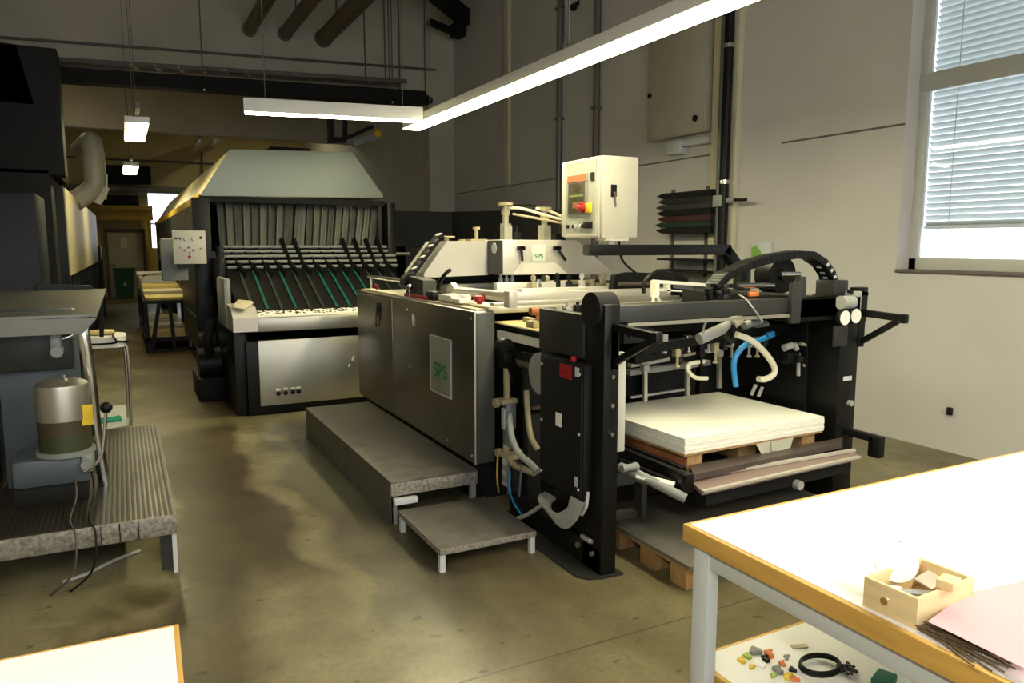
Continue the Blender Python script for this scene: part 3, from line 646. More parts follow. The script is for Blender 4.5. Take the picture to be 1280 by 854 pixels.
# ------------------------------------------------------------------ left foreground: tread platform and drive unit
t = empty('tread_platform', (-.3, 5, 0), 'low steel tread plate platform at the left, shiny along its right edge', 'platform')
build('top_plate', G().box(-.68, .165, 3.95, 6.06, .285, .30), TREAD, t)
build('edge_skirt', G().box(-.68, .168, 3.935, 3.952, .205, .301, .002).box(.160, .170, 3.95, 6.06, .235, .298), TREADE, t)
for x, y in ((.155, 3.96), (.155, 6.0), (-.65, 3.97)):
    build('leg', G().box(x-.010, x+.010, y-.010, y+.010, 0, .29), LGREY, t)
build('leg_gusset', G().box(.09, .145, 3.955, 3.965, .02, .285), DGREY, t)
build('kick_panel', G().box(-.66, .02, 4.5, 4.53, 0, .285), BLACKM, t)
for x in (-.16, -.08, .0): build('seam', G().box(x-.002, x+.002, 3.930, 3.936, .21, .30), BLACKM, t)
t = empty('press_drive', (-.3, 4.7, .3), 'blue-grey machine drive with silver motor cap and lever on the tread platform', 'machine')
c = Vector((-.31, 4.45, 0))
build('motor_cap', G().lathe(c, [(.02, .945), (.09, .935), (.122, .915), (.125, .90), (.125, .735), (.118, .73)], n=30), STEEL, t)
build('cap_stud', G().cyl((c.x+.02, c.y-.02, .93), (c.x+.02, c.y-.02, .965), .012), CHROME, t)
build('motor_body', G().lathe(c, [(.118, .66), (.122, .66), (.122, .735), (.115, .735)], n=30), M('brown_motor_band', (.055, .038, .018), .5), t)
build('green_band', G().lathe(c, [(.116, .575), (.120, .575), (.120, .66), (.110, .66)], n=30), M('green_motor_band', (.035, .042, .014), .5), t)
build('flange', G().lathe(c, [(.10, .55), (.135, .55), (.135, .575), (.10, .575)], n=30), GREY, t)
build('gearbox', G().box(-.55, -.20, 4.36, 4.66, .40, .55, .03), BGREY, t)
build('gear_cover', G().box(-.245, -.185, 4.34, 4.52, .455, .555, .02).cyl((-.215, 4.33, .50), (-.215, 4.36, .50), .03), GREY, t)
build('foot', G().box(-.55, -.22, 4.4, 4.64, .30, .40, .01), BLACKM, t)
yl = build('warning_tag', G().obox((-.205, 4.37, .755), .062, .004, .105, R(14), 0, 0), YEL, t)
build('column', G().box(-.62, -.245, 4.78, 5.0, .3, 1.27, .01), BGREY, t)
build('column_cover', G().box(-.62, -.26, 4.7, 4.78, .95, 1.25, .015), DGREY, t)
build('valve_block', G().box(-.36, -.31, 4.62, 4.72, 1.05, 1.17, .012).cyl((-.33, 4.60, 1.06), (-.33, 4.70, 1.06), .03), GREY, t)
build('red_knob', G().ball((-.29, 4.60, 1.19), .022).cyl((-.29, 4.60, 1.19), (-.29, 4.72, 1.19), .010), RED, t)
build('bent_pipe', G().tube([(-.30, 4.62, 1.13), (-.25, 4.62, 1.15), (-.22, 4.64, 1.21), (-.20, 4.72, 1.24)], .010), CHROME, t)
build('tray', G().hexa([(-.85, 4.55, 1.245), (-.13, 4.55, 1.245), (-.11, 6.4, 1.285), (-.85, 6.4, 1.285)], [(-.85, 4.55, 1.26), (-.13, 4.55, 1.26), (-.11, 6.4, 1.30), (-.85, 6.4, 1.30)]).hexa([(-.20, 4.54, 1.16), (-.13, 4.54, 1.24), (-.13, 4.56, 1.24), (-.20, 4.56, 1.16)], [(-.85, 4.54, 1.16), (-.85, 4.54, 1.25), (-.85, 4.56, 1.25), (-.85, 4.56, 1.16)]), M('tray_steel', (.17, .165, .14), .4, .5), t)
build('guard_pole', G().tube([(-.205, 4.62, 1.25), (-.20, 4.6, 1.15), (-.185, 4.6, .92), (-.175, 4.6, .60), (-.15, 4.62, .30)], .030, n=16), CHROME, t)
build('lever', G().tube([(-.23, 4.33, .47), (-.18, 4.32, .50), (-.145, 4.32, .56), (-.125, 4.32, .68), (-.115, 4.32, .77)], .0085, sub=8), CHROME, t)
build('lever_ball', G().ball((-.112, 4.32, .795), .030), BLACK, t)
for x0, mt in ((-.28, BROWNB), (-.20, BLACK)):
    build('cable', G().tube([(x0, 4.4, .46), (x0+.01, 4.28, .36), (x0-.01, 4.05, .315), (x0+.02, 3.90, .28), (x0, 3.87, .12), (x0-.1, 3.92, .012)], .005), mt, t)
solo('floor_hose', G().tube([(-.34, 4.05, .014), (-.24, 4.1, .014), (-.12, 4.22, .014), (.0, 4.3, .014)], .009), GREYH, 'thin grey hose lying on the floor under the tread platform', 'hose')
t = empty('printing_machine', (-.8, 5.5, 0), 'dark bulk of the left printing press behind the drive unit', 'machine')
build('housing', G().box(-1.8, -.66, 4.9, 7.2, .30, 1.22, .02).box(-1.8, -.52, 6.45, 7.2, .30, 2.0, .02), BLUEG, t)
build('rail', G().bar((-.55, 6.42, 1.32), (-.20, 6.42, 1.30), .05).bar((-.14, 6.3, 1.30), (-.16, 6.3, .95), .03), BLACK, t)
build('base', G().box(-1.8, -.7, 4.9, 7.2, 0, .30), BLACKM, t)
# stool
t = empty('stool', (-.2, 7.6, 0), 'chrome legged stool with a long white seat pad beyond the tread platform', 'stool')
g = G().prism([(-.5, 7.38), (-.06, 7.38), (-.02, 7.42), (0, 7.5), (0, 7.72), (-.02, 7.80), (-.06, 7.84), (-.5, 7.84)], 'z', .735, .825)
build('seat', g, LAM, t)
build('strap', G().tube([(-.5, 7.37, .78), (-.12, 7.365, .775), (-.08, 7.36, .80), (-.10, 7.4, .835), (-.1, 7.85, .835)], .008).tube([(-.08, 7.37, .79), (.0, 7.42, .78), (.015, 7.6, .78)], .01), BLACK, t)
for x, y in ((.0, 7.5), (-.46, 7.45), (-.02, 7.8), (-.46, 7.8)):
    build('leg', G().tube([(x-.03*(1 if x > -.2 else -1), y, .74), (x, y, .70), (x+.005, y, .40), (x-.005 if x > -.2 else x, y+.04, 0)], .014), STEEL, t)
solo('folded_blanket', G().obox((-.22, 7.68, .845), .26, .2, .03, R(4), bev=.01), BOARDY, 'yellowish folded cloth on top of the white stool seat', 'cloth')
solo('white_sheet', G().hexa([(-.42, 7.35, .002), (-.03, 7.5, .002), (.02, 8.5, .002), (-.45, 8.5, .002)], [(-.42, 7.35, .008), (-.03, 7.5, .008), (.02, 8.5, .008), (-.45, 8.5, .008)]), LGREY, 'white sheet lying on the floor under the stool', 'sheet')
solo('teal_cloth', G().tube([(-.40, 7.72, .018), (-.30, 7.76, .022), (-.2, 7.72, .018), (-.10, 7.80, .02)], .03, n=8).obox((-.22, 7.76, .02), .28, .16, .025, R(6), bev=.01), M('teal_fabric', (.02, .33, .22), .8), 'teal cloth lying on the white sheet on the floor', 'cloth')

# ------------------------------------------------------------------ work tables
def table_top(t, x0, x1, y0, y1, z, th, e=.016, rz=0, c=None):
    Mx = None
    if rz: Mx = Matrix.Translation(c) @ Matrix.Rotation(rz, 4, 'Z') @ Matrix.Translation(-c)
    build('table_top', G().box(x0+e, x1-e, y0+e, y1-e, z-th+.001, z, 0, Mx), LAM, t)
    build('edge_band', G().box(x0, x0+e, y0, y1, z-th, z-.001, .002, Mx).box(x1-e, x1, y0, y1, z-th, z-.001, .002, Mx).box(x0+e, x1-e, y1-e, y1, z-th, z-.001, .002, Mx).box(x0+e, x1-e, y0, y0+e, z-th, z-.001, .002, Mx), EDGE, t)
t = empty('work_table', (2.2, 1, 0), 'large white work table with beech edge and grey steel frame at the right', 'table')
TX, TY = 1.352, 1.575
table_top(t, TX, 3.1, -.6, TY, .85, .05)
for x, y in ((TX+.035, TY-.06), (3.03, TY-.06), (TX+.035, -.5), (3.03, -.5)):
    build('leg', G().box(x-.02, x+.02, y-.03, y+.03, 0, .80, .003), LGREY, t)
build('apron', G().box(TX+.02, TX+.05, -.5, TY-.09, .745, .80, .002).box(TX+.06, 3.0, TY-.075, TY-.045, .745, .80, .002), LGREY, t)
build('shelf', G().box(TX+.085, 3.0, -.45, TY+.02, .385, .418), LAM, t)
build('shelf_edge', G().box(TX+.07, TX+.086, -.45, TY+.034, .382, .417, .003).box(TX+.086, 3.0, TY+.02, TY+.034, .382, .417, .003), EDGE, t)
build('shelf_rail', G().box(TX+.055, TX+.075, -.5, TY-.03, .34, .383), LGREY, t)
t = empty('side_table', (-.3, 1.3, 0), 'overexposed white table corner with yellow edge at the lower left', 'table')
cc = Vector((.060, 1.61, .85))
table_top(t, -1.2, .062, .2, 1.612, .85, .045, .010, R(-1.5), cc)
for x, y in ((.01, 1.54), (-1.1, 1.54), (.01, .3), (-1.1, .3)): build('leg', G().box(x-.02, x+.02, y-.02, y+.02, 0, .81), LGREY, t)
# crate with things on the table
zt = .85
t = empty('wooden_crate', (1.47, 1.0, zt), 'small open pale wooden box with a finger hole on the right table', 'crate')
A = az(1078, 757, zt); B = az(1145, 788, zt); 
ex = (B-A).normalized(); ez = Vector((0,0,1)); ey = ez.cross(ex)          # front runs A to B, depth along ey
LB, DB, HB = (B-A).length, .20, .066
MC = Matrix((ex, ey, ez)).transposed().to_4x4(); MC.translation = A
w = .008
build('front_board', G().box(0, LB, 0, w, 0, HB, .001, MC), CRATEW, t)
build('back_board', G().box(0, LB, DB-w, DB, 0, HB, .001, MC), CRATEW, t)
build('side_board', G().box(0, w, w, DB-w, 0, HB, .001, MC), CRATEW, t)
build('side_board', G().box(LB-w, LB, w, DB-w, 0, HB, .001, MC), CRATEW, t)
build('bottom', G().box(w, LB-w, w, DB-w, 0, .005, 0, MC), CRATEW, t)
build('finger_hole', G().cyl(MC @ Vector((LB*.40, -.0008, HB*.45)), MC @ Vector((LB*.40, .0005, HB*.45)), .0085), M('shaded_hole_wood', (.30, .17, .03), .8), t)
t = empty('tape_roll', (1.45, 1.05, .86), 'white round roll with a blue edge standing in the wooden box', 'roll')
p = az(1120, 703, .925); ax_ = (ex*.55+Vector((0, 0, .45))-ey*.7).normalized()
build('roll', G().cyl(p-ax_*.012, p+ax_*.012, .044, n=30), LAM, t)
build('blue_rim', G().tube([p-ax_*.014+(Matrix.Rotation(R(a), 3, ax_) @ (ez-ax_*ez.dot(ax_)).normalized())*.0445 for a in range(-50, 20, 10)], .0045, sub=2), M('blue_rim', (.02, .05, .33), .5), t)
solo('paper_scrap', G().obox(MC @ Vector((.05, .03, .042)), .05, .05, .002, R(-30), R(12), R(6)), PAPER, 'white paper scrap lying in the wooden box', 'paper')
solo('scraper', G().obox(MC @ Vector((.085, .06, .050)), .10, .022, .006, math.atan2(ex.y, ex.x)+R(70), R(0), R(8), .002).obox(MC @ Vector((.078, .03, .044)), .05, .018, .006, math.atan2(ex.y, ex.x)+R(50), 0, R(5), .002), GREY, 'grey metal scraper blade lying in the wooden box', 'tool')
solo('metal_spatula', G().obox(MC @ Vector((.06, .14, .050)), .07, .04, .004, R(10), R(15), 0, .001), M('taupe_metal', (.42, .36, .3), .5, .2), 'taupe metal plate at the back of the wooden box', 'tool')
solo('wood_offcut', G().obox(MC @ Vector((LB-.002, .105, HB+.010)), .034, .045, .020, math.atan2(ex.y, ex.x)+R(12), 0, 0, .003), CRATEW, 'small pale wood offcut balanced on the rim of the box', 'wood block')
solo('pink_card',
     G().hexa([az(1160, 777, .872), az(1300, 845, .872), az(1300, 722, .872), az(1206, 742, .872)], [az(1160, 777, .876), az(1300, 845, .876), az(1300, 722, .876), az(1206, 742, .876)]), PINK, 'pink sheet of card lying beside the wooden box', 'card')
g = G()
random.seed(5)
for i in range(26):
    u0 = 1150+random.uniform(-6, 10); v0 = 776+random.uniform(-4, 10)
    p0 = az(u0, v0, .853+.001*(i % 9)); p1 = az(u0+60+random.uniform(0, 70), v0+30+random.uniform(-3, 26), .853+.0012*(i % 11)); mid = (p0+p1)/2+Vector((random.uniform(-.01, .01), random.uniform(-.01, .01), 0))
    g.tube([p0, mid, p1], .0016, n=6)
o = solo('wire_bundle', g, M('brown_wire', (.13, .09, .05), .5, .2), 'bundle of brown wires lying under the pink card on the table', 'wires')
# things on the lower shelf
zs_ = .418
p = az(1025, 833, zs_+.012); a_ = []
solo('cable_coil', G().tube([p+Vector((.063*math.cos(R(k)), .047*math.sin(R(k)), 0)) for k in range(0, 360, 20)], .0045, closed=True, sub=2).tube([p+Vector((.061*math.cos(R(k)), .045*math.sin(R(k)), .009)) for k in range(0, 360, 20)], .0045, closed=True, sub=2), BLACK, 'black coiled cable ring on the lower shelf', 'cable coil')
g = G()
q = az(1060, 838, zs_+.01)
for k in range(8): g.tube([q+Vector((random.uniform(-.03, .03), random.uniform(-.03, .03), .004*k*.3)) for _ in range(4)], .003)
solo('wire_tangle', g, DGREY, 'tangle of dark wire right of the cable ring on the shelf', 'wires')
solo('green_box', G().obox(az(1105, 850, zs_+.012), .07, .05, .024, R(20), bev=.004), M('dark_green_card', (.01, .12, .07), .5), 'small dark green box on the lower shelf', 'box')
solo('card_strip', G().obox(az(999, 808, zs_+.003), .05, .018, .003, R(-20)), CARD, 'small buff card strip on the lower shelf', 'card')
solo('brown_button', G().cyl(az(1146, 850, zs_), az(1146, 850, zs_)+Vector((0, 0, .012)), .014), EDGE, 'round brown knob at the right of the shelf', 'knob')
random.seed(11)
partsl = [('orange', ORANGE, 'orange'), ('yellow', YEL, 'yellow'), ('grey', GREY, 'grey'), ('black', BLACK, 'black'), ('green', M('lime_plastic', (.35, .5, .08), .5), 'lime'), ('white', LAM, 'white')]
spots = [(961, 818, 0, .020), (927, 826, 1, .016), (945, 815, 2, .022), (957, 824, 3, .018), (978, 830, 0, .014), (934, 821, 4, .016), (985, 846, 1, .018), (972, 838, 2, .02), (950, 830, 5, .02), (991, 838, 3, .014), (967, 845, 4, .012), (983, 822, 2, .013), (940, 834, 1, .012), (995, 850, 0, .014)]
where = ['beside the cable ring', 'nearest the shelf edge', 'in the middle of the parts heap', 'under the orange clip', 'close to the black ring', 'left of the parts heap', 'at the front of the parts heap', 'in front of the black clip', 'amid the parts heap', 'touching the cable ring', 'at the lower front of the heap', 'at the back of the heap', 'at the left front of the heap', 'at the very front by the ring']
for (u, v, k, s), wh in zip(spots, where):
    c = az(u, v, zs_+s*.3); rz = random.uniform(0, 3)
    g = G().obox(c, s*1.6, s*.8, s*.6, rz, bev=.002).obox(c+Vector((s*.5, s*.4, 0)), s*.5, s*1.5, s*.4, rz+.6, bev=.001)
    solo('plastic_clip', g, partsl[k][1], 'small %s plastic clip on the shelf, %s' % (partsl[k][2], wh), 'clip', 'loose clips on the lower shelf')

# ------------------------------------------------------------------ step platforms beside the press
t = empty('step_platform', (1.6, 5.2, 0), 'long low dark steel platform along the press side cabinet', 'platform')
build('top_plate', G().box(1.31, 1.86, 4.06, 6.33, .245, .262, .003), STEPM, t)
build('side_skirt', G().box(1.312, 1.325, 4.07, 6.33, .0, .25), STEPM, t)
build('side_skirt', G().box(1.32, 1.85, 6.31, 6.325, .0, .25), STEPM, t)
build('front_lip', G().box(1.31, 1.86, 4.055, 4.068, .175, .250, .002), STEPE, t)
build('leg', G().box(1.315, 1.35, 4.07, 4.10, 0, .245), GREY, t); build('leg', G().box(1.82, 1.855, 4.07, 4.10, 0, .245), GREY, t)
t = empty('small_step', (1.6, 3.65, 0), 'small low grey step on four legs in front of the platform', 'step')
build('top_plate', G().box(1.325, 1.865, 3.335, 3.965, .112, .122, .002), STEPM, t)
build('edge_frame', G().box(1.322, 1.335, 3.335, 3.965, .090, .121).box(1.322, 1.868, 3.332, 3.345, .090, .121, .001), STEPE, t)
for x, y in ((1.337, 3.35), (1.848, 3.35), (1.337, 3.945), (1.848, 3.945)): build('leg', G().box(x-.014, x+.014, y-.014, y+.014, 0, .112), LGREY, t)
solo('angle_bracket', G().box(1.32, 1.46, 4.02, 4.056, .13, .165, .002), LGREY, 'pale steel angle bracket under the front lip of the long platform', 'bracket')

# ------------------------------------------------------------------ printing press (middle)
pr = empty('screen_printing_press', (2.9, 5.4, 0), 'stainless screen printing press with a big side cabinet in the middle', 'printing press')
g = G().box(1.87, 2.005, 4.11, 6.66, .275, 1.224, .006)
build('side_cabinet', g, STEELD, pr)
build('dark_end_sheet', G().box(1.882, 2.0, 4.100, 4.112, .285, 1.215, .002), M('dark_end_grey', (.07, .07, .062), .5, .2), pr)  # matt sheet added to darken the near end against reflected light
build('cabinet_trim', G().box(1.868, 1.876, 4.108, 4.116, .275, 1.224), ALU, pr)
build('door_panel', G().box(1.864, 1.871, 5.66, 6.62, .31, 1.20, .003), STEELD, pr)
lt = build('latch', G().obox((1.858, 5.99, 1.12), .012, .10, .07, 0, 0, 0, .004).bar((1.85, 6.0, 1.12), (1.85, 6.03, .96), .012, .03).bar((1.85, 5.96, 1.12), (1.85, 5.93, 1.02), .01, .02), BLACK, pr)
build('key', G().bar((1.845, 5.97, 1.05), (1.845, 5.98, .98), .008), CHROME, lt)
lp = build('logo_plate', G().box(1.863, 1.871, 4.465, 4.84, .62, 1.014, .002), PLATE, pr)
build('plate_border', G().box(1.861, 1.864, 4.465, 4.475, .62, 1.014).box(1.861, 1.864, 4.83, 4.84, .62, 1.014).box(1.861, 1.864, 4.465, 4.84, .62, .628).box(1.861, 1.864, 4.465, 4.84, 1.006, 1.014), LGREY, lp)
MT = Matrix.Translation((1.8615, 4.65, .78)) @ Matrix(((0, 0, -1, 0), (-1, 0, 0, 0), (0, 1, 0, 0), (0, 0, 0, 1)))
text_mesh('lettering', 'SPS', MT @ Matrix.Diagonal((1.28, 1, 1, 1)), .135, LOGO, lp, .001)
for y, z in ((4.16, 1.18), (4.16, .32), (4.55, .33), (5.28, .72)): build('screw', G().cyl((1.866, y, z), (1.872, y, z), .008, n=10), ALU, pr)
build('hinge_pin', G().box(1.862, 1.87, 5.18, 5.19, 1.04, 1.12).cyl((1.866, 5.30, 1.15), (1.872, 5.30, 1.15), .008), CHROME, pr)
build('plinth', G().box(1.92, 3.9, 4.25, 6.6, 0, .275), BLACKM, pr)
build('machine_frame', G().box(2.02, 2.12, 4.4, 6.6, .275, 1.18), BLACK, pr)
build('machine_frame', G().box(3.75, 3.9, 4.14, 6.6, .275, 1.18), BLACK, pr)
build('core', G().box(2.12, 3.75, 5.2, 6.6, .275, 1.12), BLACK, pr)
build('print_bed', G().box(2.02, 3.86, 4.4, 6.6, 1.18, 1.222, .004), STEEL, pr)
build('cabinet_rail', G().box(1.90, 2.02, 4.15, 6.62, 1.224, 1.236).box(1.96, 2.02, 4.1, 5.0, 1.236, 1.25), CARD, pr)
# rods and carriage on top of the cabinet
build('guide_rod', G().cyl((1.97, 5.45, 1.345), (1.97, 6.62, 1.345), .016).cyl((1.97, 6.55, 1.24), (1.97, 6.55, 1.345), .013).cyl((1.97, 5.55, 1.24), (1.97, 5.55, 1.345), .013), CHROME, pr)
build('end_knob', G().ball((1.93, 6.25, 1.27), .022), RED, pr)
cg = build('carriage', G().box(1.905, 2.03, 5.02, 5.48, 1.236, 1.262, .004), RED, pr)
build('carriage_cover', G().hexa([(1.91, 5.08, 1.262), (2.03, 5.08, 1.262), (2.03, 5.45, 1.262), (1.91, 5.45, 1.262)], [(1.93, 5.13, 1.37), (2.03, 5.13, 1.37), (2.03, 5.44, 1.39), (1.93, 5.44, 1.39)]), BLACK, cg)
build('carriage_end', G().cyl((1.95, 5.46, 1.35), (1.95, 5.54, 1.35), .055), BLACK, cg)
build('carriage_end', G().box(1.92, 2.0, 4.92, 5.06, 1.236, 1.30, .01), BLACK, cg)
build('peg', G().cyl((1.895, 5.32, 1.20), (1.895, 5.32, 1.31), .008).ball((1.895, 5.32, 1.315), .022), CHROME, cg)
build('cream_cover', G().prism([(5.0, 1.24), (5.0, 1.33), (4.93, 1.36), (4.82, 1.30), (4.80, 1.24)], 'x', 2.06, 2.10), PAPER, pr)
build('black_hoop', G().tube([(2.0, 5.0, 1.24), (2.0, 5.01, 1.34), (2.02, 4.93, 1.42), (2.06, 4.93, 1.45)], .014), BLACK, pr)
build('cross_rod', G().cyl((2.0, 4.72, 1.318), (2.12, 4.12, 1.318), .020).box(2.09, 2.15, 4.08, 4.16, 1.24, 1.345, .008), ALU, pr)
build('red_handwheel', G().lathe((2.03, 4.38, 1.238), [(.018, 0), (.02, .02), (.036, .03), (.036, .06), (.02, .066)], n=16), RED, pr)
build('white_tray', G().box(1.93, 2.08, 4.62, 4.84, 1.25, 1.29, .006).box(1.92, 2.0, 4.45, 4.6, 1.25, 1.275, .004), PAPER, pr)
# screen frame and clutter on the bed
build('screen_frame', G().box(2.30, 3.72, 4.55, 4.62, 1.24, 1.30, .004).box(2.30, 2.37, 4.62, 5.9, 1.24, 1.30, .004).box(3.65, 3.72, 4.62, 5.9, 1.24, 1.30, .004).box(2.30, 3.72, 5.83, 5.9, 1.24, 1.30, .004), ALU, pr)
build('screen_mesh', G().box(2.36, 3.66, 4.6, 5.85, 1.262, 1.268), LGREY, pr)
build('squeegee_bar', G().box(2.52, 3.62, 4.72, 4.78, 1.262, 1.315, .006), ALU, pr)
build('squeegee_bar', G().box(2.45, 3.1, 4.98, 5.04, 1.262, 1.345, .006), ALU, pr)
build('register_bar', G().box(2.15, 3.7, 4.42, 4.48, 1.222, 1.25, .003), STEEL, pr)
random.seed(21)
for k in range(9):
    x = 2.72+k*.085; y = 5.0+random.uniform(-.12, .1); h = random.uniform(.05, .13); mt = random.choice([BLACK, ALU, TANH, CHROME, DGREY])
    build('clamp_fitting', G().box(x-.02, x+.02, y-.02, y+.02, 1.28, 1.30+h*.5, .004).cyl((x, y, 1.28), (x, y, 1.30+h), .012).cyl((x, y, 1.28+h*.8), (x, y, 1.31+h*.8), .02), mt, pr)
for x in (2.60, 2.65, 2.70): build('air_cylinder', G().cyl((x, 5.22, 1.268), (x, 5.22, 1.37), .018).cyl((x, 5.22, 1.37), (x, 5.22, 1.395), .010), PIPEB, pr)
build('brass_valve', G().cyl((2.9, 5.2, 1.33), (3.45, 5.2, 1.33), .014).ball((3.0, 5.2, 1.36), .025), TANH, pr)
for i, (u, v) in enumerate(((672, 389), (690, 391), (702, 395))):
    p = ay(u, v, 3.95)
    build('adjuster_knob', G().cyl(p+Vector((-.05, 0, 0)), p+Vector((.02, 0, 0)), (.024, .033, .035)[i], n=16).cyl(p, p+Vector((0, 0, -.08)), .012), (PALR, BLACK, DGREY)[i], pr)
# print head
hd = empty('print_head', (2.9, 5.7, 1.38), 'stainless squeegee head bridging the press with chamfered ends and two lift columns', 'print head')
zb, zt_ = 1.385, 1.655
build('left_housing', G().prism([(2.078, zb-.012), (2.078, zb+.02), (2.272, zt_), (2.63, zt_), (2.63, zb)], 'y', 5.50, 5.95), ALU, hd)
ctr = build('centre_housing', G().box(2.63, 3.16, 5.24, 5.97, zb+.008, zt_+.010, .006), ALU, hd)
build('side_plate', G().box(2.622, 2.631, 5.245, 5.5, zb+.012, zt_+.006), DGREY, ctr)
build('badge_disc', G().cyl((2.615, 5.37, 1.60), (2.625, 5.37, 1.60), .042, n=24), LGREY, ctr)
build('reflection_wedge', G().hexa([(2.70, 5.20, zb+.01), (3.20, 5.20, zb+.01), (3.20, 5.3, zb+.01), (2.70, 5.3, zb+.01)], [(2.78, 5.236, zb+.10), (3.10, 5.236, zb+.10), (3.10, 5.3, zb+.10), (2.78, 5.3, zb+.10)]), ALU, ctr)  # sloping wedge added to imitate the pale reflection on the housing
build('right_housing', G().prism([(3.16, zb), (3.16, zt_+.01), (3.47, zt_+.01), (3.84, zb+.0), (3.84, zb-.02)], 'y', 5.50, 5.95), ALU, hd)
lp = build('logo_plate', G().box(2.885, 3.0, 5.228, 5.242, 1.495, 1.625, .002), PLATEW, ctr)
MT = Matrix.Translation((2.942, 5.2275, 1.535)) @ Matrix(((1, 0, 0, 0), (0, 0, -1, 0), (0, 1, 0, 0), (0, 0, 0, 1)))
text_mesh('lettering', 'SPS', MT @ Matrix.Diagonal((1.2, 1, 1, 1)), .047, LOGO, ctr, .001)
for x in (2.775, 3.10):
    k = build('clamp_handle', G().bar((x-.035, 5.21, 1.60), (x+.035, 5.21, 1.60), .02, .03, .004).bar((x, 5.21, 1.60), (x+(.0 if x < 3 else .07), 5.19, 1.50), .015, .022, .004).cyl((x, 5.20, 1.60), (x, 5.245, 1.60), .016), BLACK, hd)
for x, z1, z2 in ((2.836, 1.80, 1.95), (3.205, 1.79, 1.92)):
    build('lift_column', G().cyl((x, 5.6, zt_), (x, 5.6, z1), .045 if x < 3 else .055, n=20).cyl((x, 5.6, z1), (x, 5.6, z2), .026).box(x-.04, x+.03, 5.54, 5.6, zt_, z1-.02), COLG, hd)
    build('column_cap', G().cyl((x, 5.6, z2), (x, 5.6, z2+.022), .062, n=20).cyl((x, 5.6, z2-.08), (x, 5.6, z2-.04), .036), TANH, hd)
build('small_valve', G().cyl((2.57, 5.6, zt_), (2.57, 5.6, 1.75), .016).cyl((2.57, 5.6, 1.75), (2.57, 5.6, 1.77), .03).box(2.50, 2.64, 5.55, 5.65, zt_, 1.672), TANH, hd)
build('black_fitting', G().box(2.9, 2.96, 5.56, 5.62, zt_, 1.73, .006).cyl((2.93, 5.59, 1.73), (2.93, 5.59, 1.78), .02), BLACK, hd)
build('black_fitting', G().box(3.30, 3.36, 5.56, 5.62, zt_, 1.72, .006).cyl((3.39, 5.6, zt_), (3.39, 5.6, 1.78), .022), BLACK, hd)
build('air_hose', G().tube([(2.84, 5.6, 1.93), (3.0, 5.58, 1.92), (3.2, 5.5, 1.86), (3.42, 5.4, 1.80)], .012), WHITEH, hd)
build('air_hose', G().tube([(3.12, 5.6, 1.93), (3.25, 5.55, 1.90), (3.42, 5.45, 1.80), (3.5, 5.35, 1.74)], .012), WHITEH, hd)
build('air_hose', G().tube([(2.86, 5.62, 1.95), (3.1, 5.65, 1.955), (3.2, 5.62, 1.94)], .010), BLACK, hd)
build('air_hose', G().tube([(2.90, 5.6, 1.88), (3.1, 5.5, 1.84), (3.35, 5.4, 1.79)], .010), TANH, hd)
# energy chain climbing the left chamfer
for k in range(8):
    f = k/7; x = 2.03+.24*f; z = 1.37+.30*f
    build('chain_link', G().obox((x-.03, 5.60, z+.02), .055, .14, .03, 0, 0, R(-50), .006), BLACK, hd)
    if k % 2: build('chain_clip', G().obox((x-.045, 5.56, z+.035), .05, .05, .010, 0, 0, R(-20), .003), WHITE, hd)
build('chain_cover', G().obox((2.34, 5.65, 1.69), .09, .10, .012, 0, 0, 0, .004).cyl((2.33, 5.65, zt_), (2.33, 5.65, 1.69), .02), TANH, hd)
build('cap', G().cyl((2.47, 5.66, zt_), (2.47, 5.66, 1.67), .03), TANH, hd)
build('head_guide', G().box(2.2, 3.8, 5.95, 6.15, 1.224, 1.60), BLACK, hd)
# far-side dark covers
build('rear_guard', G().prism([(3.25, 1.24), (3.28, 1.40), (3.42, 1.42), (3.9, 1.40), (3.98, 1.36), (3.98, 1.24)], 'y', 4.66, 4.72), BLACK, pr)
build('side_pipe', G().cyl((3.2, 4.50, 1.345), (3.95, 4.50, 1.325), .014), BROWNB, pr)
build('right_cover', G().box(3.86, 4.05, 4.2, 6.6, .3, 1.30, .01), BLACK, pr)
# feed board between feeder and press
build('feed_board', G().box(2.13, 3.58, 3.72, 4.39, 1.10, 1.13, .003), BOARDY, pr)
build('feed_rail', G().bar((2.10, 3.62, 1.065), (2.10, 4.25, 1.065), .02, .05), PAPER, pr)
build('feed_rail', G().bar((2.11, 3.6, 1.115), (2.11, 4.3, 1.115), .03, .028), BLACK, pr)
build('feed_rail', G().bar((2.09, 3.6, .965), (2.09, 4.12, .965), .035, .04), BLACK, pr)
build('feed_roller', G().cyl((2.2, 3.95, 1.16), (2.42, 3.95, 1.16), .022), CHROME, pr)
build('rod_clip', G().box(2.16, 2.2, 3.9, 4.0, 1.13, 1.17, .006), TANH, pr)
build('rod_clip', G().box(2.30, 2.34, 4.2, 4.3, 1.13, 1.16, .006), TANH, pr)
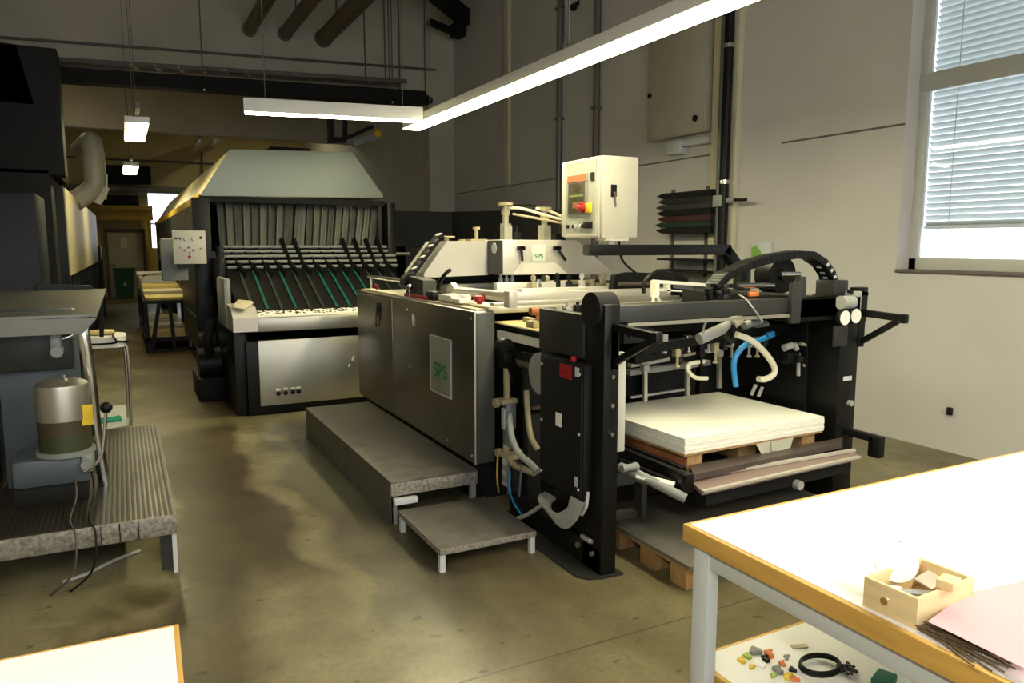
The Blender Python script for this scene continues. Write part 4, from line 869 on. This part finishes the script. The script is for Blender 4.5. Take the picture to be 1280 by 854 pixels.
# ------------------------------------------------------------------ control cabinet on its arm
t = empty('swing_arm', (4.35, 4.6, 0), 'black square tube arm on a floor post that carries the control box', 'arm')
build('arm_tube', G().box(2.985, 4.33, 4.56, 4.64, 1.548, 1.628, .006), BLACK, t)
build('elbow_tube', G().bar((4.28, 4.6, 1.60), (4.50, 4.6, 1.38), .08, .085, .006), BLACK, t)
build('post', G().box(4.44, 4.54, 4.55, 4.65, 0, 1.42, .006), BLACK, t)
build('foot_plate', G().box(4.3, 4.7, 4.45, 4.75, 0, .02), BLACK, t)
build('end_plug', G().box(2.975, 2.986, 4.565, 4.635, 1.553, 1.623), RUB, t)
build('mount_socket', G().cyl((3.2, 4.62, 1.62), (3.2, 4.62, 1.672), .035).box(3.13, 3.33, 4.57, 4.7, 1.655, 1.675), WHITE, t)
t = empty('control_cabinet', (3.25, 4.85, 1.68), 'cream white control cabinet with screen and red switch on the black arm', 'control cabinet')
build('body', G().box(3.10, 3.40, 4.63, 5.115, 1.678, 2.262, .008), WHITE, t)
build('door', G().box(3.112, 3.43, 4.60, 4.63, 1.676, 2.264, .008), WHITE, t)
build('door_lock', G().box(3.185, 3.235, 4.592, 4.602, 1.97, 2.06, .004), BLACK, t)
build('key', G().bar((3.21, 4.585, 1.99), (3.222, 4.585, 1.90), .012, .004).cyl((3.21, 4.58, 2.0), (3.21, 4.60, 2.0), .008), TAUPE, t)
build('hinge', G().cyl((3.428, 4.615, 1.74), (3.428, 4.615, 1.86), .008), CHROME, t)
build('hinge', G().cyl((3.428, 4.615, 2.12), (3.428, 4.615, 2.22), .008), CHROME, t)
fx = 3.094
build('front_frame', G().box(3.085, 3.10, 5.06, 5.12, 1.69, 2.255, .003).box(3.09, 3.10, 4.65, 5.06, 2.235, 2.255).box(3.09, 3.10, 4.65, 5.06, 1.69, 1.71), WHITE, t)
build('control_face', G().box(3.092, 3.101, 4.655, 5.06, 1.71, 2.235), M('face_grey', (.36, .37, .31), .5), t)
dp = build('display_bezel', G().box(3.082, 3.092, 4.765, 5.035, 1.845, 2.15, .003), GREY, t)
build('display', G().box(3.079, 3.083, 4.785, 5.015, 1.86, 2.085), SCREEN, dp)
build('orange_strip', G().box(3.078, 3.083, 4.775, 5.025, 2.095, 2.145), M('orange_label', (.50, .13, .04), .5), dp)
build('screen_row', G().box(3.0775, 3.0795, 4.80, 5.0, 1.985, 2.0), M('screen_green', (.16, .22, .06), .4), dp)
build('screen_row', G().box(3.0775, 3.0795, 4.80, 4.95, 1.90, 1.945), M('screen_brown', (.26, .09, .05), .4), dp)
build('main_switch', G().box(3.07, 3.092, 4.70, 4.765, 1.86, 1.93, .004), YEL, t)
build('switch_knob', G().cyl((3.045, 4.79, 1.90), (3.08, 4.79, 1.90), .035).bar((3.04, 4.72, 1.89), (3.04, 4.82, 1.905), .03, .03, .006), RED, t)
for y in (5.03, 4.95, 4.92, 4.86, 4.82): build('push_button', G().cyl((3.08, y, 1.765), (3.093, y, 1.765), .014), LGREY if y in (4.92, 4.86) else BLACK, t)
build('selector_block', G().box(3.078, 3.093, 4.69, 4.80, 1.745, 1.795, .004), BLACK, t)
build('black_emblem', G().box(3.085, 3.093, 4.675, 4.72, 2.09, 2.15), BLACK, t)
build('cable', G().tube([(3.32, 4.68, 1.68), (3.4, 4.75, 1.52), (3.62, 4.9, 1.42), (3.8, 5.0, 1.36)], .009), BLACK, t)

# ------------------------------------------------------------------ feeder with the pile of boards
fd = empty('sheet_feeder', (2.9, 3.3, 0), 'black sheet feeder with suction head and hoses at the near end of the press', 'feeder')
YF = 2.92
build('post', G().box(2.0, 2.088, YF, 3.09, .0, 1.345, .006), BLACK, fd)
build('post', G().box(3.62, 3.775, YF, 3.14, .0, 1.335, .006), BLACK, fd)
build('post_roller', G().cyl((1.985, 3.02, 1.315), (2.10, 3.02, 1.315), .085, n=22), BLACKM, fd)
build('side_plate', G().box(1.99, 2.05, 3.09, 3.53, 1.065, 1.285, .004), DGREY, fd)
build('side_plate', G().box(2.03, 2.08, 3.09, 3.58, .0, 1.06, .004), BLACK, fd)
build('side_plate', G().box(3.60, 3.66, 3.14, 3.95, .0, 1.24, .004), BLACK, fd)
eb = build('electric_box', G().box(1.955, 2.03, 3.02, 3.445, .36, 1.045, .006), BLACKM, fd)
build('box_cover', G().box(1.945, 1.957, 3.03, 3.435, .37, 1.035, .004), BLACKM, eb)
rl = build('red_label', G().box(1.942, 1.946, 3.117, 3.232, .96, 1.03), RED, eb)
build('label_mark', G().box(1.9405, 1.9425, 3.145, 3.20, .988, .998), M('dark_red_mark', (.25, .01, .01), .5), eb)
build('red_button', G().cyl((1.98, 3.16, 1.045), (1.98, 3.16, 1.07), .016), RED, eb)
build('white_label', G().box(1.942, 1.946, 3.212, 3.267, .70, .77), PAPER, eb)
build('grey_label', G().box(1.942, 1.946, 3.05, 3.085, .985, 1.03), LGREY, eb)
build('small_label', G().box(1.942, 1.946, 3.055, 3.08, .43, .48), LGREY, eb)
for y in (3.045, 3.415):
    for z in (.42, .70, 1.0): build('screw', G().cyl((1.94, y, z), (1.947, y, z), .008, n=8), LGREY, eb)
for k in range(6):
    y = 3.035+k*.02; x = 1.99
    build('cable', G().tube([(x, y, .42), (x-.03, y, .34), (x-.05+.004*k, y+.03, .26+.004*k), (x-.055, y+.11, .195+.007*k), (x-.05, y+.22+.01*k, .19+.010*k), (x-.03, y+.32, .24+.004*k), (x+.04, y+.38, .25)], .0095), GREYH, eb)
build('cable', G().tube([(1.97, 3.0, .42), (1.955, 2.99, .35), (1.95, 3.02, .30)], .009), GREYH, eb)
build('floor_cable', G().tube([(1.96, 3.40, .24), (1.93, 3.60, .10), (1.9, 3.82, .012), (1.88, 3.9, .012)], .012), GREYH, eb)
# feet
build('foot_plate', G().prism([(1.895, 2.98), (1.93, 2.93), (2.0, 2.905), (2.12, 2.90), (2.12, 3.95), (1.895, 3.95)], 'z', 0, .012), DGREY, fd)
build('foot_rail', G().box(2.0, 2.09, 2.93, 3.9, .0, .14, .005), BLACK, fd)
build('foot_rail', G().box(3.6, 3.80, 2.9, 4.0, .0, .10, .005), BLACK, fd)
for y in (2.99, 3.12): build('bolt', G().cyl((1.985, y, .10), (2.0, y, .10), .014, n=10), STEEL, fd)
build('bolt', G().obox((1.98, 3.02, .17), .03, .08, .02, 0, 0, R(20), .003), GREY, fd)
# beams
build('cross_beam', G().box(2.09, 3.22, 2.93, 3.02, 1.255, 1.335, .004), DGREY, fd)
build('beam_end', G().box(3.22, 3.62, 2.95, 3.02, 1.22, 1.33, .004), BLACK, fd)
build('beam_lip', G().box(2.13, 3.2, 2.915, 2.93, 1.235, 1.252), STEEL, fd)
build('cross_beam', G().box(2.09, 3.62, 3.60, 3.70, 1.10, 1.22, .004), BLACK, fd)
build('right_beam', G().box(3.28, 3.62, 2.95, 3.9, 1.20, 1.33, .006), BLACK, fd)
build('upright_plate', G().box(3.20, 3.27, 2.90, 2.93, 1.20, 1.42, .005), DGREY, fd)
build('upright_plate', G().box(3.32, 3.37, 2.96, 3.0, 1.22, 1.45, .005), DGREY, fd)
build('inner_plate', G().box(2.90, 3.3, 3.76, 3.80, .50, 1.035, .004), BLACKM, fd)
build('inner_plate', G().box(3.32, 3.6, 3.74, 3.78, .50, 1.035, .004), BLACK, fd)
# triangular handles
for x in (2.06, 3.80):
    z1 = 1.235; y1 = 2.60 if x < 3 else 2.66
    build('handle_bracket', G().bar((x, YF+.02, z1), (x, y1, z1-.012), .034, .04, .006).bar((x, YF+.02, z1-.18), (x, y1+.04, z1-.03), .024, .034, .005).box(x-.02, x+.02, y1-.015, y1+.02, z1-.04, z1+.012, .008).box(x-.02 if x < 3 else 3.76, x+.02, YF, YF+.04, z1-.2, z1+.02), BLACK, fd)
# energy chain arch, wheel and rods on top
pts = [(2.83, 3.1, 1.34), (2.82, 3.1, 1.40), (2.88, 3.1, 1.455), (3.05, 3.1, 1.515), (3.22, 3.1, 1.55), (3.40, 3.1, 1.57), (3.53, 3.1, 1.565), (3.63, 3.1, 1.52), (3.70, 3.1, 1.45), (3.73, 3.1, 1.36), (3.735, 3.1, 1.30)]
P_ = [Vector(p) for p in pts]; Q = []
for i in range(len(P_)-1):
    for k in range(4): Q.append(P_[i].lerp(P_[i+1], k/4))
Q.append(P_[-1])
g = G(); gh = []
for i in range(len(Q)-1):
    a, b = Q[i], Q[i+1]; d = (b-a); L = d.length
    g.bar(a-d*.15, b+d*.15, .10, .045, .006)
    if i > 27 and i % 2 == 0:
        n_ = d.normalized().cross(Vector((0, 1, 0)));
        gh.append(G().obox((a+b)/2+Vector((0, -.051, 0)), L*.7, .004, .02, 0, 0, -math.atan2(d.z, d.x), .001)); gh.append(G().obox((a+b)/2+n_*(-.0235), L*.6, .03, .003, 0, 0, -math.atan2(d.z, d.x)))
ch = build('energy_chain', g, BLACK, fd)
for q in gh: build('chain_slot', q, LGREY, ch)
for k in range(3):
    for j in range(3): build('chain_block', G().box(2.80+j*.045, 2.835+j*.045, 3.04, 3.06, 1.335+k*.03, 1.357+k*.03, .004), DGREY if (j+k) % 2 else BLACK, ch)
build('chain_end', G().box(3.67, 3.79, 3.02, 3.16, 1.30, 1.42, .01), DGREY, fd)
build('wheel', G().cyl((3.40, 3.16, 1.45), (3.40, 3.28, 1.45), .105, n=30).cyl((3.40, 3.14, 1.45), (3.40, 3.3, 1.45), .035), BLACK, fd)
build('chrome_rod', G().cyl((3.20, 2.99, 1.465), (3.345, 2.99, 1.462), .014), CHROME, fd)
build('chrome_rod', G().cyl((2.95, 3.06, 1.405), (3.22, 3.06, 1.40), .016), CHROME, fd)
build('red_tag', G().box(3.03, 3.10, 3.04, 3.06, 1.345, 1.37, .004), ORANGE, fd)
build('control_lever', G().tube([(3.42, 3.2, 1.36), (3.50, 3.2, 1.36), (3.58, 3.2, 1.40), (3.62, 3.2, 1.42)], .008), BLACK, fd)
# gauges on the right post
for x, z in ((3.615, 1.215), (3.705, 1.222)):
    k = build('gauge', G().lathe((x, 2.92, z), [(.048, 0), (.048, -.02), (.042, -.026)], axis='y', n=24), BLACK, fd)
    build('dial', G().cyl((x, 2.8935, z), (x, 2.892, z), .041, n=24), PAPER, k)
build('regulator', G().cyl((3.60, 2.92, 1.30), (3.70, 2.92, 1.30), .038, n=18).box(3.73, 3.78, 2.92, 3.0, 1.25, 1.36, .006), GREYH, fd)
build('valve_cluster', G().box(3.77, 3.86, 2.94, 3.0, 1.18, 1.38, .006).cyl((3.80, 2.93, 1.30), (3.80, 2.96, 1.30), .03).bar((3.70, 2.95, 1.36), (3.86, 2.95, 1.34), .02), BLACK, fd)
build('rating_label', G().box(3.66, 3.73, 2.917, 2.921, .845, .87), LGREY, fd)
build('post_bolt', G().cyl((3.72, 2.90, .71), (3.72, 2.92, .71), .018), GREYH, fd)
build('post_panel', G().box(3.55, 3.66, 2.905, 2.921, 1.05, 1.17, .004), DGREY, fd)
# left inner guides
build('white_guide', G().box(2.115, 2.18, 2.99, 3.03, .60, 1.10, .004), GUIDE, fd)
build('guide_channel', G().box(2.088, 2.116, 2.98, 3.04, .50, 1.12, .003), TANH, fd)
for z in (.72, .86, 1.0): build('guide_screw', G().cyl((2.045, 2.905, z), (2.045, 2.921, z), .010), CHROME, fd)
build('side_bracket', G().box(2.12, 2.30, 2.93, 3.0, 1.15, 1.22, .006).box(2.14, 2.16, 2.915, 2.93, 1.185, 1.21), BLACKM, fd)
# suction head
def P5(u, v, y=3.2): return ay(u, v, y)
build('suction_beam', G().bar(P5(790, 447, 3.35), P5(935, 418, 3.35), .06, .07).bar(P5(800, 437, 3.3), P5(985, 408, 3.3), .05, .05), BLACK, fd)
build('head_cylinder', G().cyl(P5(874, 424), P5(905, 410), .032).cyl(P5(903, 412), P5(917, 400), .026), GREYH, fd)
build('head_cylinder', G().cyl(P5(915, 405, 3.18), P5(924, 398, 3.18), .034), WHITEH, fd)
build('black_joint', G().box(3.03, 3.09, 3.16, 3.24, 1.10, 1.18, .006).cyl(P5(905, 413), P5(916, 424), .03), BLACK, fd)
build('head_tube', G().cyl(P5(930, 407, 3.3), P5(950, 400, 3.3), .025).cyl(P5(944, 413, 3.3), P5(958, 404, 3.3), .022), GREYH, fd)
build('tan_plate', G().bar(P5(795, 450, 3.5), P5(832, 440, 3.5), .10, .05).bar(P5(848, 440, 3.5), P5(884, 432, 3.5), .10, .05), CARD, fd)
build('white_bar', G().bar(P5(787, 457, 3.6), P5(835, 449, 3.6), .04, .02).bar(P5(845, 430, 3.4), P5(875, 425, 3.4), .03, .02), PAPER, fd)
build('slide_rail', G().bar(P5(785, 466, 3.55), P5(885, 453, 3.55), .05, .03), GREY, fd)
build('slide_rail', G().bar(P5(788, 497, 3.62), P5(862, 486, 3.62), .02, .012), GREYH, fd)
for u, v0, v1 in ((806, 458, 502), (859, 455, 495), (899, 440, 485)):
    build('guide_pin', G().bar(P5(u, v0, 3.45), P5(u, v1, 3.45), .022), STEEL, fd)
    build('pin_head', G().box(P5(u, v0, 3.45).x-.02, P5(u, v0, 3.45).x+.02, 3.43, 3.47, P5(u, v0, 3.45).z-.03, P5(u, v0, 3.45).z+.01, .004), GREYH, fd)
random.seed(4)
for k in range(14):
    u = 822+k*10+random.uniform(-4, 4); v = 436-k*.6+random.uniform(-9, 16); p = P5(u, v, 3.3); h = random.uniform(.03, .07); mt = (BLACK, GREYH, TANH, DGREY, CHROME)[k % 5]
    build('suction_valve', G().box(p.x-.018, p.x+.018, 3.28, 3.32, p.z, p.z+h, .004).cyl((p.x, 3.29, p.z-.05), (p.x, 3.29, p.z), .008).cyl((p.x, 3.29, p.z-.06), (p.x, 3.29, p.z-.05), .016), mt, fd)
build('blue_hose', G().tube([P5(964, 419), P5(950, 425), P5(932, 431), P5(920, 445), P5(917, 460), P5(920, 483)], .0165), BLUEH, fd)
build('hose_clip', G().obox(P5(963, 418, 3.18), .05, .03, .035, 0, 0, R(-10), .006), BLUEH, fd)
build('cream_hose', G().tube([P5(920, 418, 3.15), P5(938, 425, 3.15), P5(955, 440, 3.15), P5(967, 457, 3.15), P5(967, 468, 3.15), P5(957, 474, 3.15), P5(948, 474, 3.15)], .018), WHITEH, fd)
build('cream_hose', G().tube([P5(880, 452, 3.3), P5(862, 455, 3.3), P5(860, 463, 3.3), P5(869, 472, 3.3), P5(884, 473, 3.3)], .012), WHITEH, fd)
build('olive_hose', G().tube([P5(1000, 430, 3.15), P5(1010, 433, 3.15), P5(1015, 444, 3.15), P5(1012, 455, 3.15), P5(1005, 457, 3.15)], .010), TANH, fd)
build('pressure_valve', G().cyl(P5(980, 435, 3.15), P5(990, 432, 3.15), .02).cyl(P5(993, 430, 3.15), P5(996, 437, 3.15), .016).bar(P5(998, 441, 3.15), P5(998, 470, 3.15), .015), GREYH, fd)
build('valve_body', G().obox(P5(988, 447, 3.17), .10, .06, .07, 0, 0, 0, .01).cyl(P5(1000, 445, 3.13), P5(1000, 452, 3.13), .03), BLACK, fd)
build('thin_wire', G().tube([P5(924, 369, 3.0), P5(932, 374, 2.95), P5(942, 386, 2.9), P5(953, 402, 2.92)], .005), GREYH, fd)
build('thin_wire', G().tube([P5(885, 399, 3.1), P5(880, 408, 3.12), P5(879, 416, 3.15)], .006), GREYH, fd)
build('dark_hose', G().tube([P5(962, 424, 3.3), P5(975, 414, 3.3), P5(990, 413, 3.3), P5(991, 432, 3.3)], .012), BLACK, fd)
build('support_rod', G().bar(P5(945, 481, 3.3), P5(939, 494, 3.3), .014).bar(P5(953, 484, 3.3), P5(948, 496, 3.3), .014), GREYH, fd)
# lift frame with bars in front
build('lift_frame', G().bar((2.35, 2.74, .515), (2.35, 3.5, .515), .035, .045, .004).bar((2.41, 2.82, .525), (2.41, 3.4, .525), .03, .02, .003).box(2.325, 2.38, 2.70, 2.76, .44, .535, .005), BLACK, fd)
build('lift_frame', G().bar((3.70, 2.72, .545), (3.70, 3.4, .545), .04, .04, .004).box(3.68, 3.735, 2.68, 2.75, .44, .56, .006), BLACK, fd)
build('lift_knob', G().cyl((2.10, 2.90, .545), (2.17, 2.90, .545), .018).ball((2.18, 2.90, .545), .022), GREY, fd)
build('brown_bar', G().hexa([(2.41, 2.74, .485), (3.56, 2.82, .485), (3.66, 2.90, .485), (2.5, 2.875, .485)], [(2.41, 2.74, .515), (3.56, 2.82, .515), (3.66, 2.90, .515), (2.5, 2.875, .515)]), BROWNB, fd)
build('front_tray', G().hexa([(2.36, 2.62, .455), (3.52, 2.68, .455), (3.58, 2.75, .455), (2.42, 2.78, .455)], [(2.36, 2.62, .475), (3.52, 2.68, .475), (3.58, 2.75, .475), (2.42, 2.78, .475)]), PINKB, fd)
build('tray_rim', G().bar((2.36, 2.617, .475), (3.52, 2.677, .475), .02, .012).bar((2.42, 2.785, .485), (3.58, 2.757, .485), .022, .014), ALU, fd)
build('front_beam', G().hexa([(2.42, 2.66, .38), (3.5, 2.72, .38), (3.5, 2.85, .38), (2.42, 2.8, .38)], [(2.42, 2.66, .45), (3.5, 2.72, .45), (3.5, 2.85, .45), (2.42, 2.8, .45)]), BLACKM, fd)
build('beam_knob', G().cyl((3.06, 2.66, .385), (3.06, 2.70, .385), .024), GREYH, fd)
build('grey_tube', G().tube([(2.16, 3.0, .52), (2.2, 2.9, .50), (2.28, 2.76, .45), (2.33, 2.70, .42)], .025).bar((2.14, 3.1, .40), (2.14, 3.6, .40), .05), GREY, fd)
build('white_tube', G().bar((2.19, 2.90, .50), (2.31, 2.76, .475), .05, .012), PAPER, fd)
build('lower_beam', G().box(2.09, 3.6, 3.5, 3.58, .22, .30), GREY, fd)
build('stay', G().box(2.09, 2.3, 3.0, 3.06, .24, .27).box(2.28, 2.31, 2.97, 3.03, .24, .42), DGREY, fd)
build('rear_plate', G().box(2.09, 3.6, 3.84, 3.9, .1, .62, .004), BLACKM, fd)
build('rear_plate', G().box(2.09, 3.6, 3.88, 3.92, .66, .9), BLACKM, fd)
for bb in ((2.45, 3.55, 2.98, 3.08, .40, .46), (2.45, 3.55, 3.5, 3.6, .40, .46), (2.36, 2.46, 2.86, 3.6, .43, .46), (3.5, 3.72, 2.98, 3.6, .43, .46)): build('lift_fork', G().box(*bb), BLACKM, fd)
build('lift_column', G().box(3.0, 3.2, 3.62, 3.75, .0, .46), BLACKM, fd)
build('lift_column', G().box(3.35, 3.55, 3.47, 3.55, .0, .38), BLACKM, fd)
# white measuring rail on top behind the chain
mr = build('measuring_rail', G().bar((3.13, 4.0, 1.385), (3.62, 4.0, 1.347), .05, .022).bar((3.14, 4.0, 1.33), (3.62, 4.0, 1.295), .04, .012).box(3.12, 3.15, 3.97, 4.03, 1.28, 1.39).box(3.22, 3.25, 3.98, 4.02, 1.31, 1.37).box(3.59, 3.62, 3.98, 4.02, 1.29, 1.35), PAPER, fd)
build('teal_block', G().bar((3.30, 4.0, 1.352), (3.45, 4.0, 1.340), .03, .035), PIPEB, mr)
build('red_block', G().bar((3.46, 4.0, 1.338), (3.60, 4.0, 1.325), .03, .035), BROWNB, mr)
build('rail_stand', G().bar((3.09, 3.96, 1.20), (3.13, 4.0, 1.33), .02).bar((3.18, 3.96, 1.20), (3.13, 4.0, 1.33), .02).box(3.05, 3.22, 3.9, 4.0, 1.21, 1.25, .008), ALU, fd)
build('rail_arch', G().tube([(3.12, 4.1, 1.30), (3.13, 4.1, 1.38), (3.22, 4.1, 1.44), (3.32, 4.1, 1.43), (3.36, 4.1, 1.38)], .014), BLACK, fd)
build('top_plate', G().box(3.0, 3.62, 3.70, 4.05, 1.19, 1.22, .004), BLACK, fd)
build('pale_plate', G().box(2.42, 2.95, 3.25, 3.58, 1.262, 1.27).box(2.36, 3.2, 3.86, 3.9, 1.22, 1.26), STEEL, fd)
build('axle_cap', G().cyl((2.10, 3.03, 1.345), (2.14, 3.03, 1.345), .03).cyl((2.12, 3.2, 1.30), (2.2, 3.2, 1.30), .02), CHROME, fd)
for k in range(4):
    build('top_fitting', G().box(2.24+k*.07, 2.28+k*.07, 3.66, 3.70, 1.22, 1.27+.012*(k % 3), .005).cyl((2.26+k*.07, 3.68, 1.26), (2.26+k*.07, 3.68, 1.30), .01), (GREYH, BLACK, DGREY, CHROME)[k], fd)
# drive unit seen through the gap beside the electric box
build('drive_motor', G().cyl((2.14, 3.80, .93), (2.14, 4.0, .93), .05).cyl((2.14, 4.0, .93), (2.14, 4.06, .93), .035), STEEL, fd)
build('drive_disc', G().lathe((2.06, 3.66, .90), [(.02, .0), (.115, .0), (.12, .004), (.12, .03), (.02, .03)], axis='x', n=28), GREYH, fd)
build('black_fitting', G().cyl((2.05, 4.03, 1.01), (2.05, 4.10, 1.01), .05).box(2.02, 2.10, 4.0, 4.1, .88, .98, .01).bar((2.03, 4.03, .95), (2.03, 3.9, .82), .012), BLACK, fd)
build('tan_hose', G().tube([(2.06, 4.05, .92), (2.05, 4.03, .82), (2.06, 4.05, .70), (2.06, 4.06, .62)], .022), TANH, fd)
fl = build('filter_unit', G().box(2.03, 2.10, 4.0, 4.06, .50, .66, .008).cyl((2.06, 4.03, .38), (2.06, 4.03, .50), .035), PIPEB, fd)
build('filter_label', G().box(2.024, 2.031, 4.015, 4.055, .50, .63), LGREY, fl)
build('filter_cap', G().box(2.0, 2.11, 4.0, 4.08, .66, .69, .006).cyl((1.98, 4.07, .66), (2.01, 4.07, .66), .028), TANH, fl)
fl = build('valve_unit', G().box(2.02, 2.16, 3.9, 4.04, .10, .33, .01), BLUEG, fd)
build('valve_plate', G().box(2.012, 2.021, 3.955, 4.03, .155, .33, .003), LGREY, fl)
for z in (.20, .27): 
    for y in (3.975, 4.01): build('valve_port', G().box(2.008, 2.013, y-.01, y+.01, z-.018, z+.018), GREY, fl)
build('valve_cap', G().box(2.0, 2.15, 3.92, 4.06, .33, .365, .008).cyl((1.99, 4.06, .35), (2.02, 4.06, .35), .025), TANH, fl)
build('grey_hose', G().tube([(2.06, 4.02, .60), (2.04, 3.95, .47), (2.04, 3.85, .39), (2.05, 3.74, .36), (2.06, 3.66, .33)], .020), GREYH, fd)
build('tan_hose', G().tube([(2.06, 4.05, .45), (2.03, 4.0, .36), (2.03, 3.9, .31), (2.04, 3.8, .31), (2.06, 3.7, .31)], .020), TANH, fd)
build('tan_hose', G().tube([(2.06, 3.80, .78), (2.05, 3.76, .62), (2.04, 3.70, .52), (2.06, 3.66, .46)], .017), TANH, fd)
build('blue_tube', G().tube([(2.03, 3.93, .30), (2.01, 3.92, .18), (2.0, 3.85, .10), (2.0, 3.74, .05)], .007), BLUEH, fd)
build('teal_tube', G().tube([(2.02, 3.95, .36), (2.01, 3.94, .24), (2.01, 3.93, .12)], .008).tube([(2.03, 3.80, .34), (2.02, 3.80, .22), (2.02, 3.82, .12)], .008), PIPEB, fd)
build('yellow_wire', G().tube([(2.0, 4.06, .32), (1.995, 4.06, .2), (2.0, 4.05, .10)], .006), YBEAM, fd)
solo('cardboard_box', G().box(2.2, 2.5, 3.98, 4.12, .61, .71, .003).box(2.335, 2.345, 3.975, 3.98, .61, .71), M('cardboard', (.42, .25, .16), .8), 'small cardboard box seen through the gap beside the electric box', 'box')

# ------------------------------------------------------------------ board pile on its pallet
RZ = R(1.5); cb = Vector((2.455, 2.865, 0)); MB_ = Matrix.Translation(cb) @ Matrix.Rotation(RZ, 4, 'Z') @ Matrix.Translation(-cb)
t = empty('lifted_pallet', (2.95, 3.25, .462), 'wooden pallet with red-brown blocks lifted inside the black feeder', 'pallet')
build('block', G().box(2.49, 2.59, 2.885, 3.62, .462, .565, .003, MB_), PALR, t)
build('block_end', G().box(2.49, 2.59, 2.880, 2.886, .464, .563, 0, MB_), PALW, t)
build('block', G().box(3.36, 3.46, 2.90, 3.62, .462, .565, .003, MB_), PALW, t)
build('block', G().box(2.92, 3.05, 2.95, 3.62, .462, .565, .003, MB_), PALW, t)
build('block', G().box(3.22, 3.36, 3.08, 3.62, .462, .565, .003, MB_), PALR, t)
build('deck', G().box(2.455, 3.48, 2.865, 3.68, .565, .578, .002, MB_), PALW, t)
g = G(); 
for k in range(6):
    z = .579+k*.0135; d_ = .0012*math.sin(k*2.3)
    g.box(2.455+d_, 3.485+d_, 2.862-d_, 3.69, z, z+.0134, .0005, MB_)
solo('board_stack', g, M('ivory_board', (.88, .86, .74), .6, 0, .02, 5), 'stack of ivory white boards lying on the lifted pallet in the feeder', 'boards')
solo('hanging_paper', G().hexa([(2.99, 2.858, .50), (3.20, 2.866, .52), (3.20, 2.868, .52), (2.99, 2.860, .50)], [(2.93, 2.855, .575), (3.22, 2.866, .575), (3.22, 2.868, .575), (2.93, 2.857, .575)]).box(3.04, 3.08, 2.85, 2.856, .525, .575), M('pale_green_paper', (.52, .52, .40), .7), 'crumpled pale paper hanging under the front of the board stack', 'paper')
# floor pallet
t = empty('floor_pallet', (2.9, 2.95, 0), 'wooden pallet on the floor under the feeder, half hidden by the work table', 'pallet')
for x in (2.28, 2.82, 3.4):
    for y in (2.62, 2.86, 3.16): build('block', G().box(x, x+.12, y, y+.12, .0, .10, .003), PALW, t)
for x in (2.28, 2.82, 3.4): build('deck_board', G().box(x-.005, x+.125, 2.60, 3.40, .10, .122, .002), PALW, t)
solo('grey_cover_board', G().box(2.262, 3.62, 2.58, 3.46, .122, .140, .002), M('olive_grey_board', (.16, .15, .115), .8, 0, .12, 4), 'olive grey board covering the floor pallet below the feeder', 'board')
# ------------------------------------------------------------------ output
vs = S.view_settings
S.display_settings.display_device = 'sRGB'
vs.view_transform = 'Standard'; vs.look = 'None'; vs.gamma = 1; vs.use_curve_mapping = False
vs.exposure = 1.38
S.cycles.use_denoising = True
S.cycles.max_bounces = 8
S.cycles.sample_clamp_indirect = 6
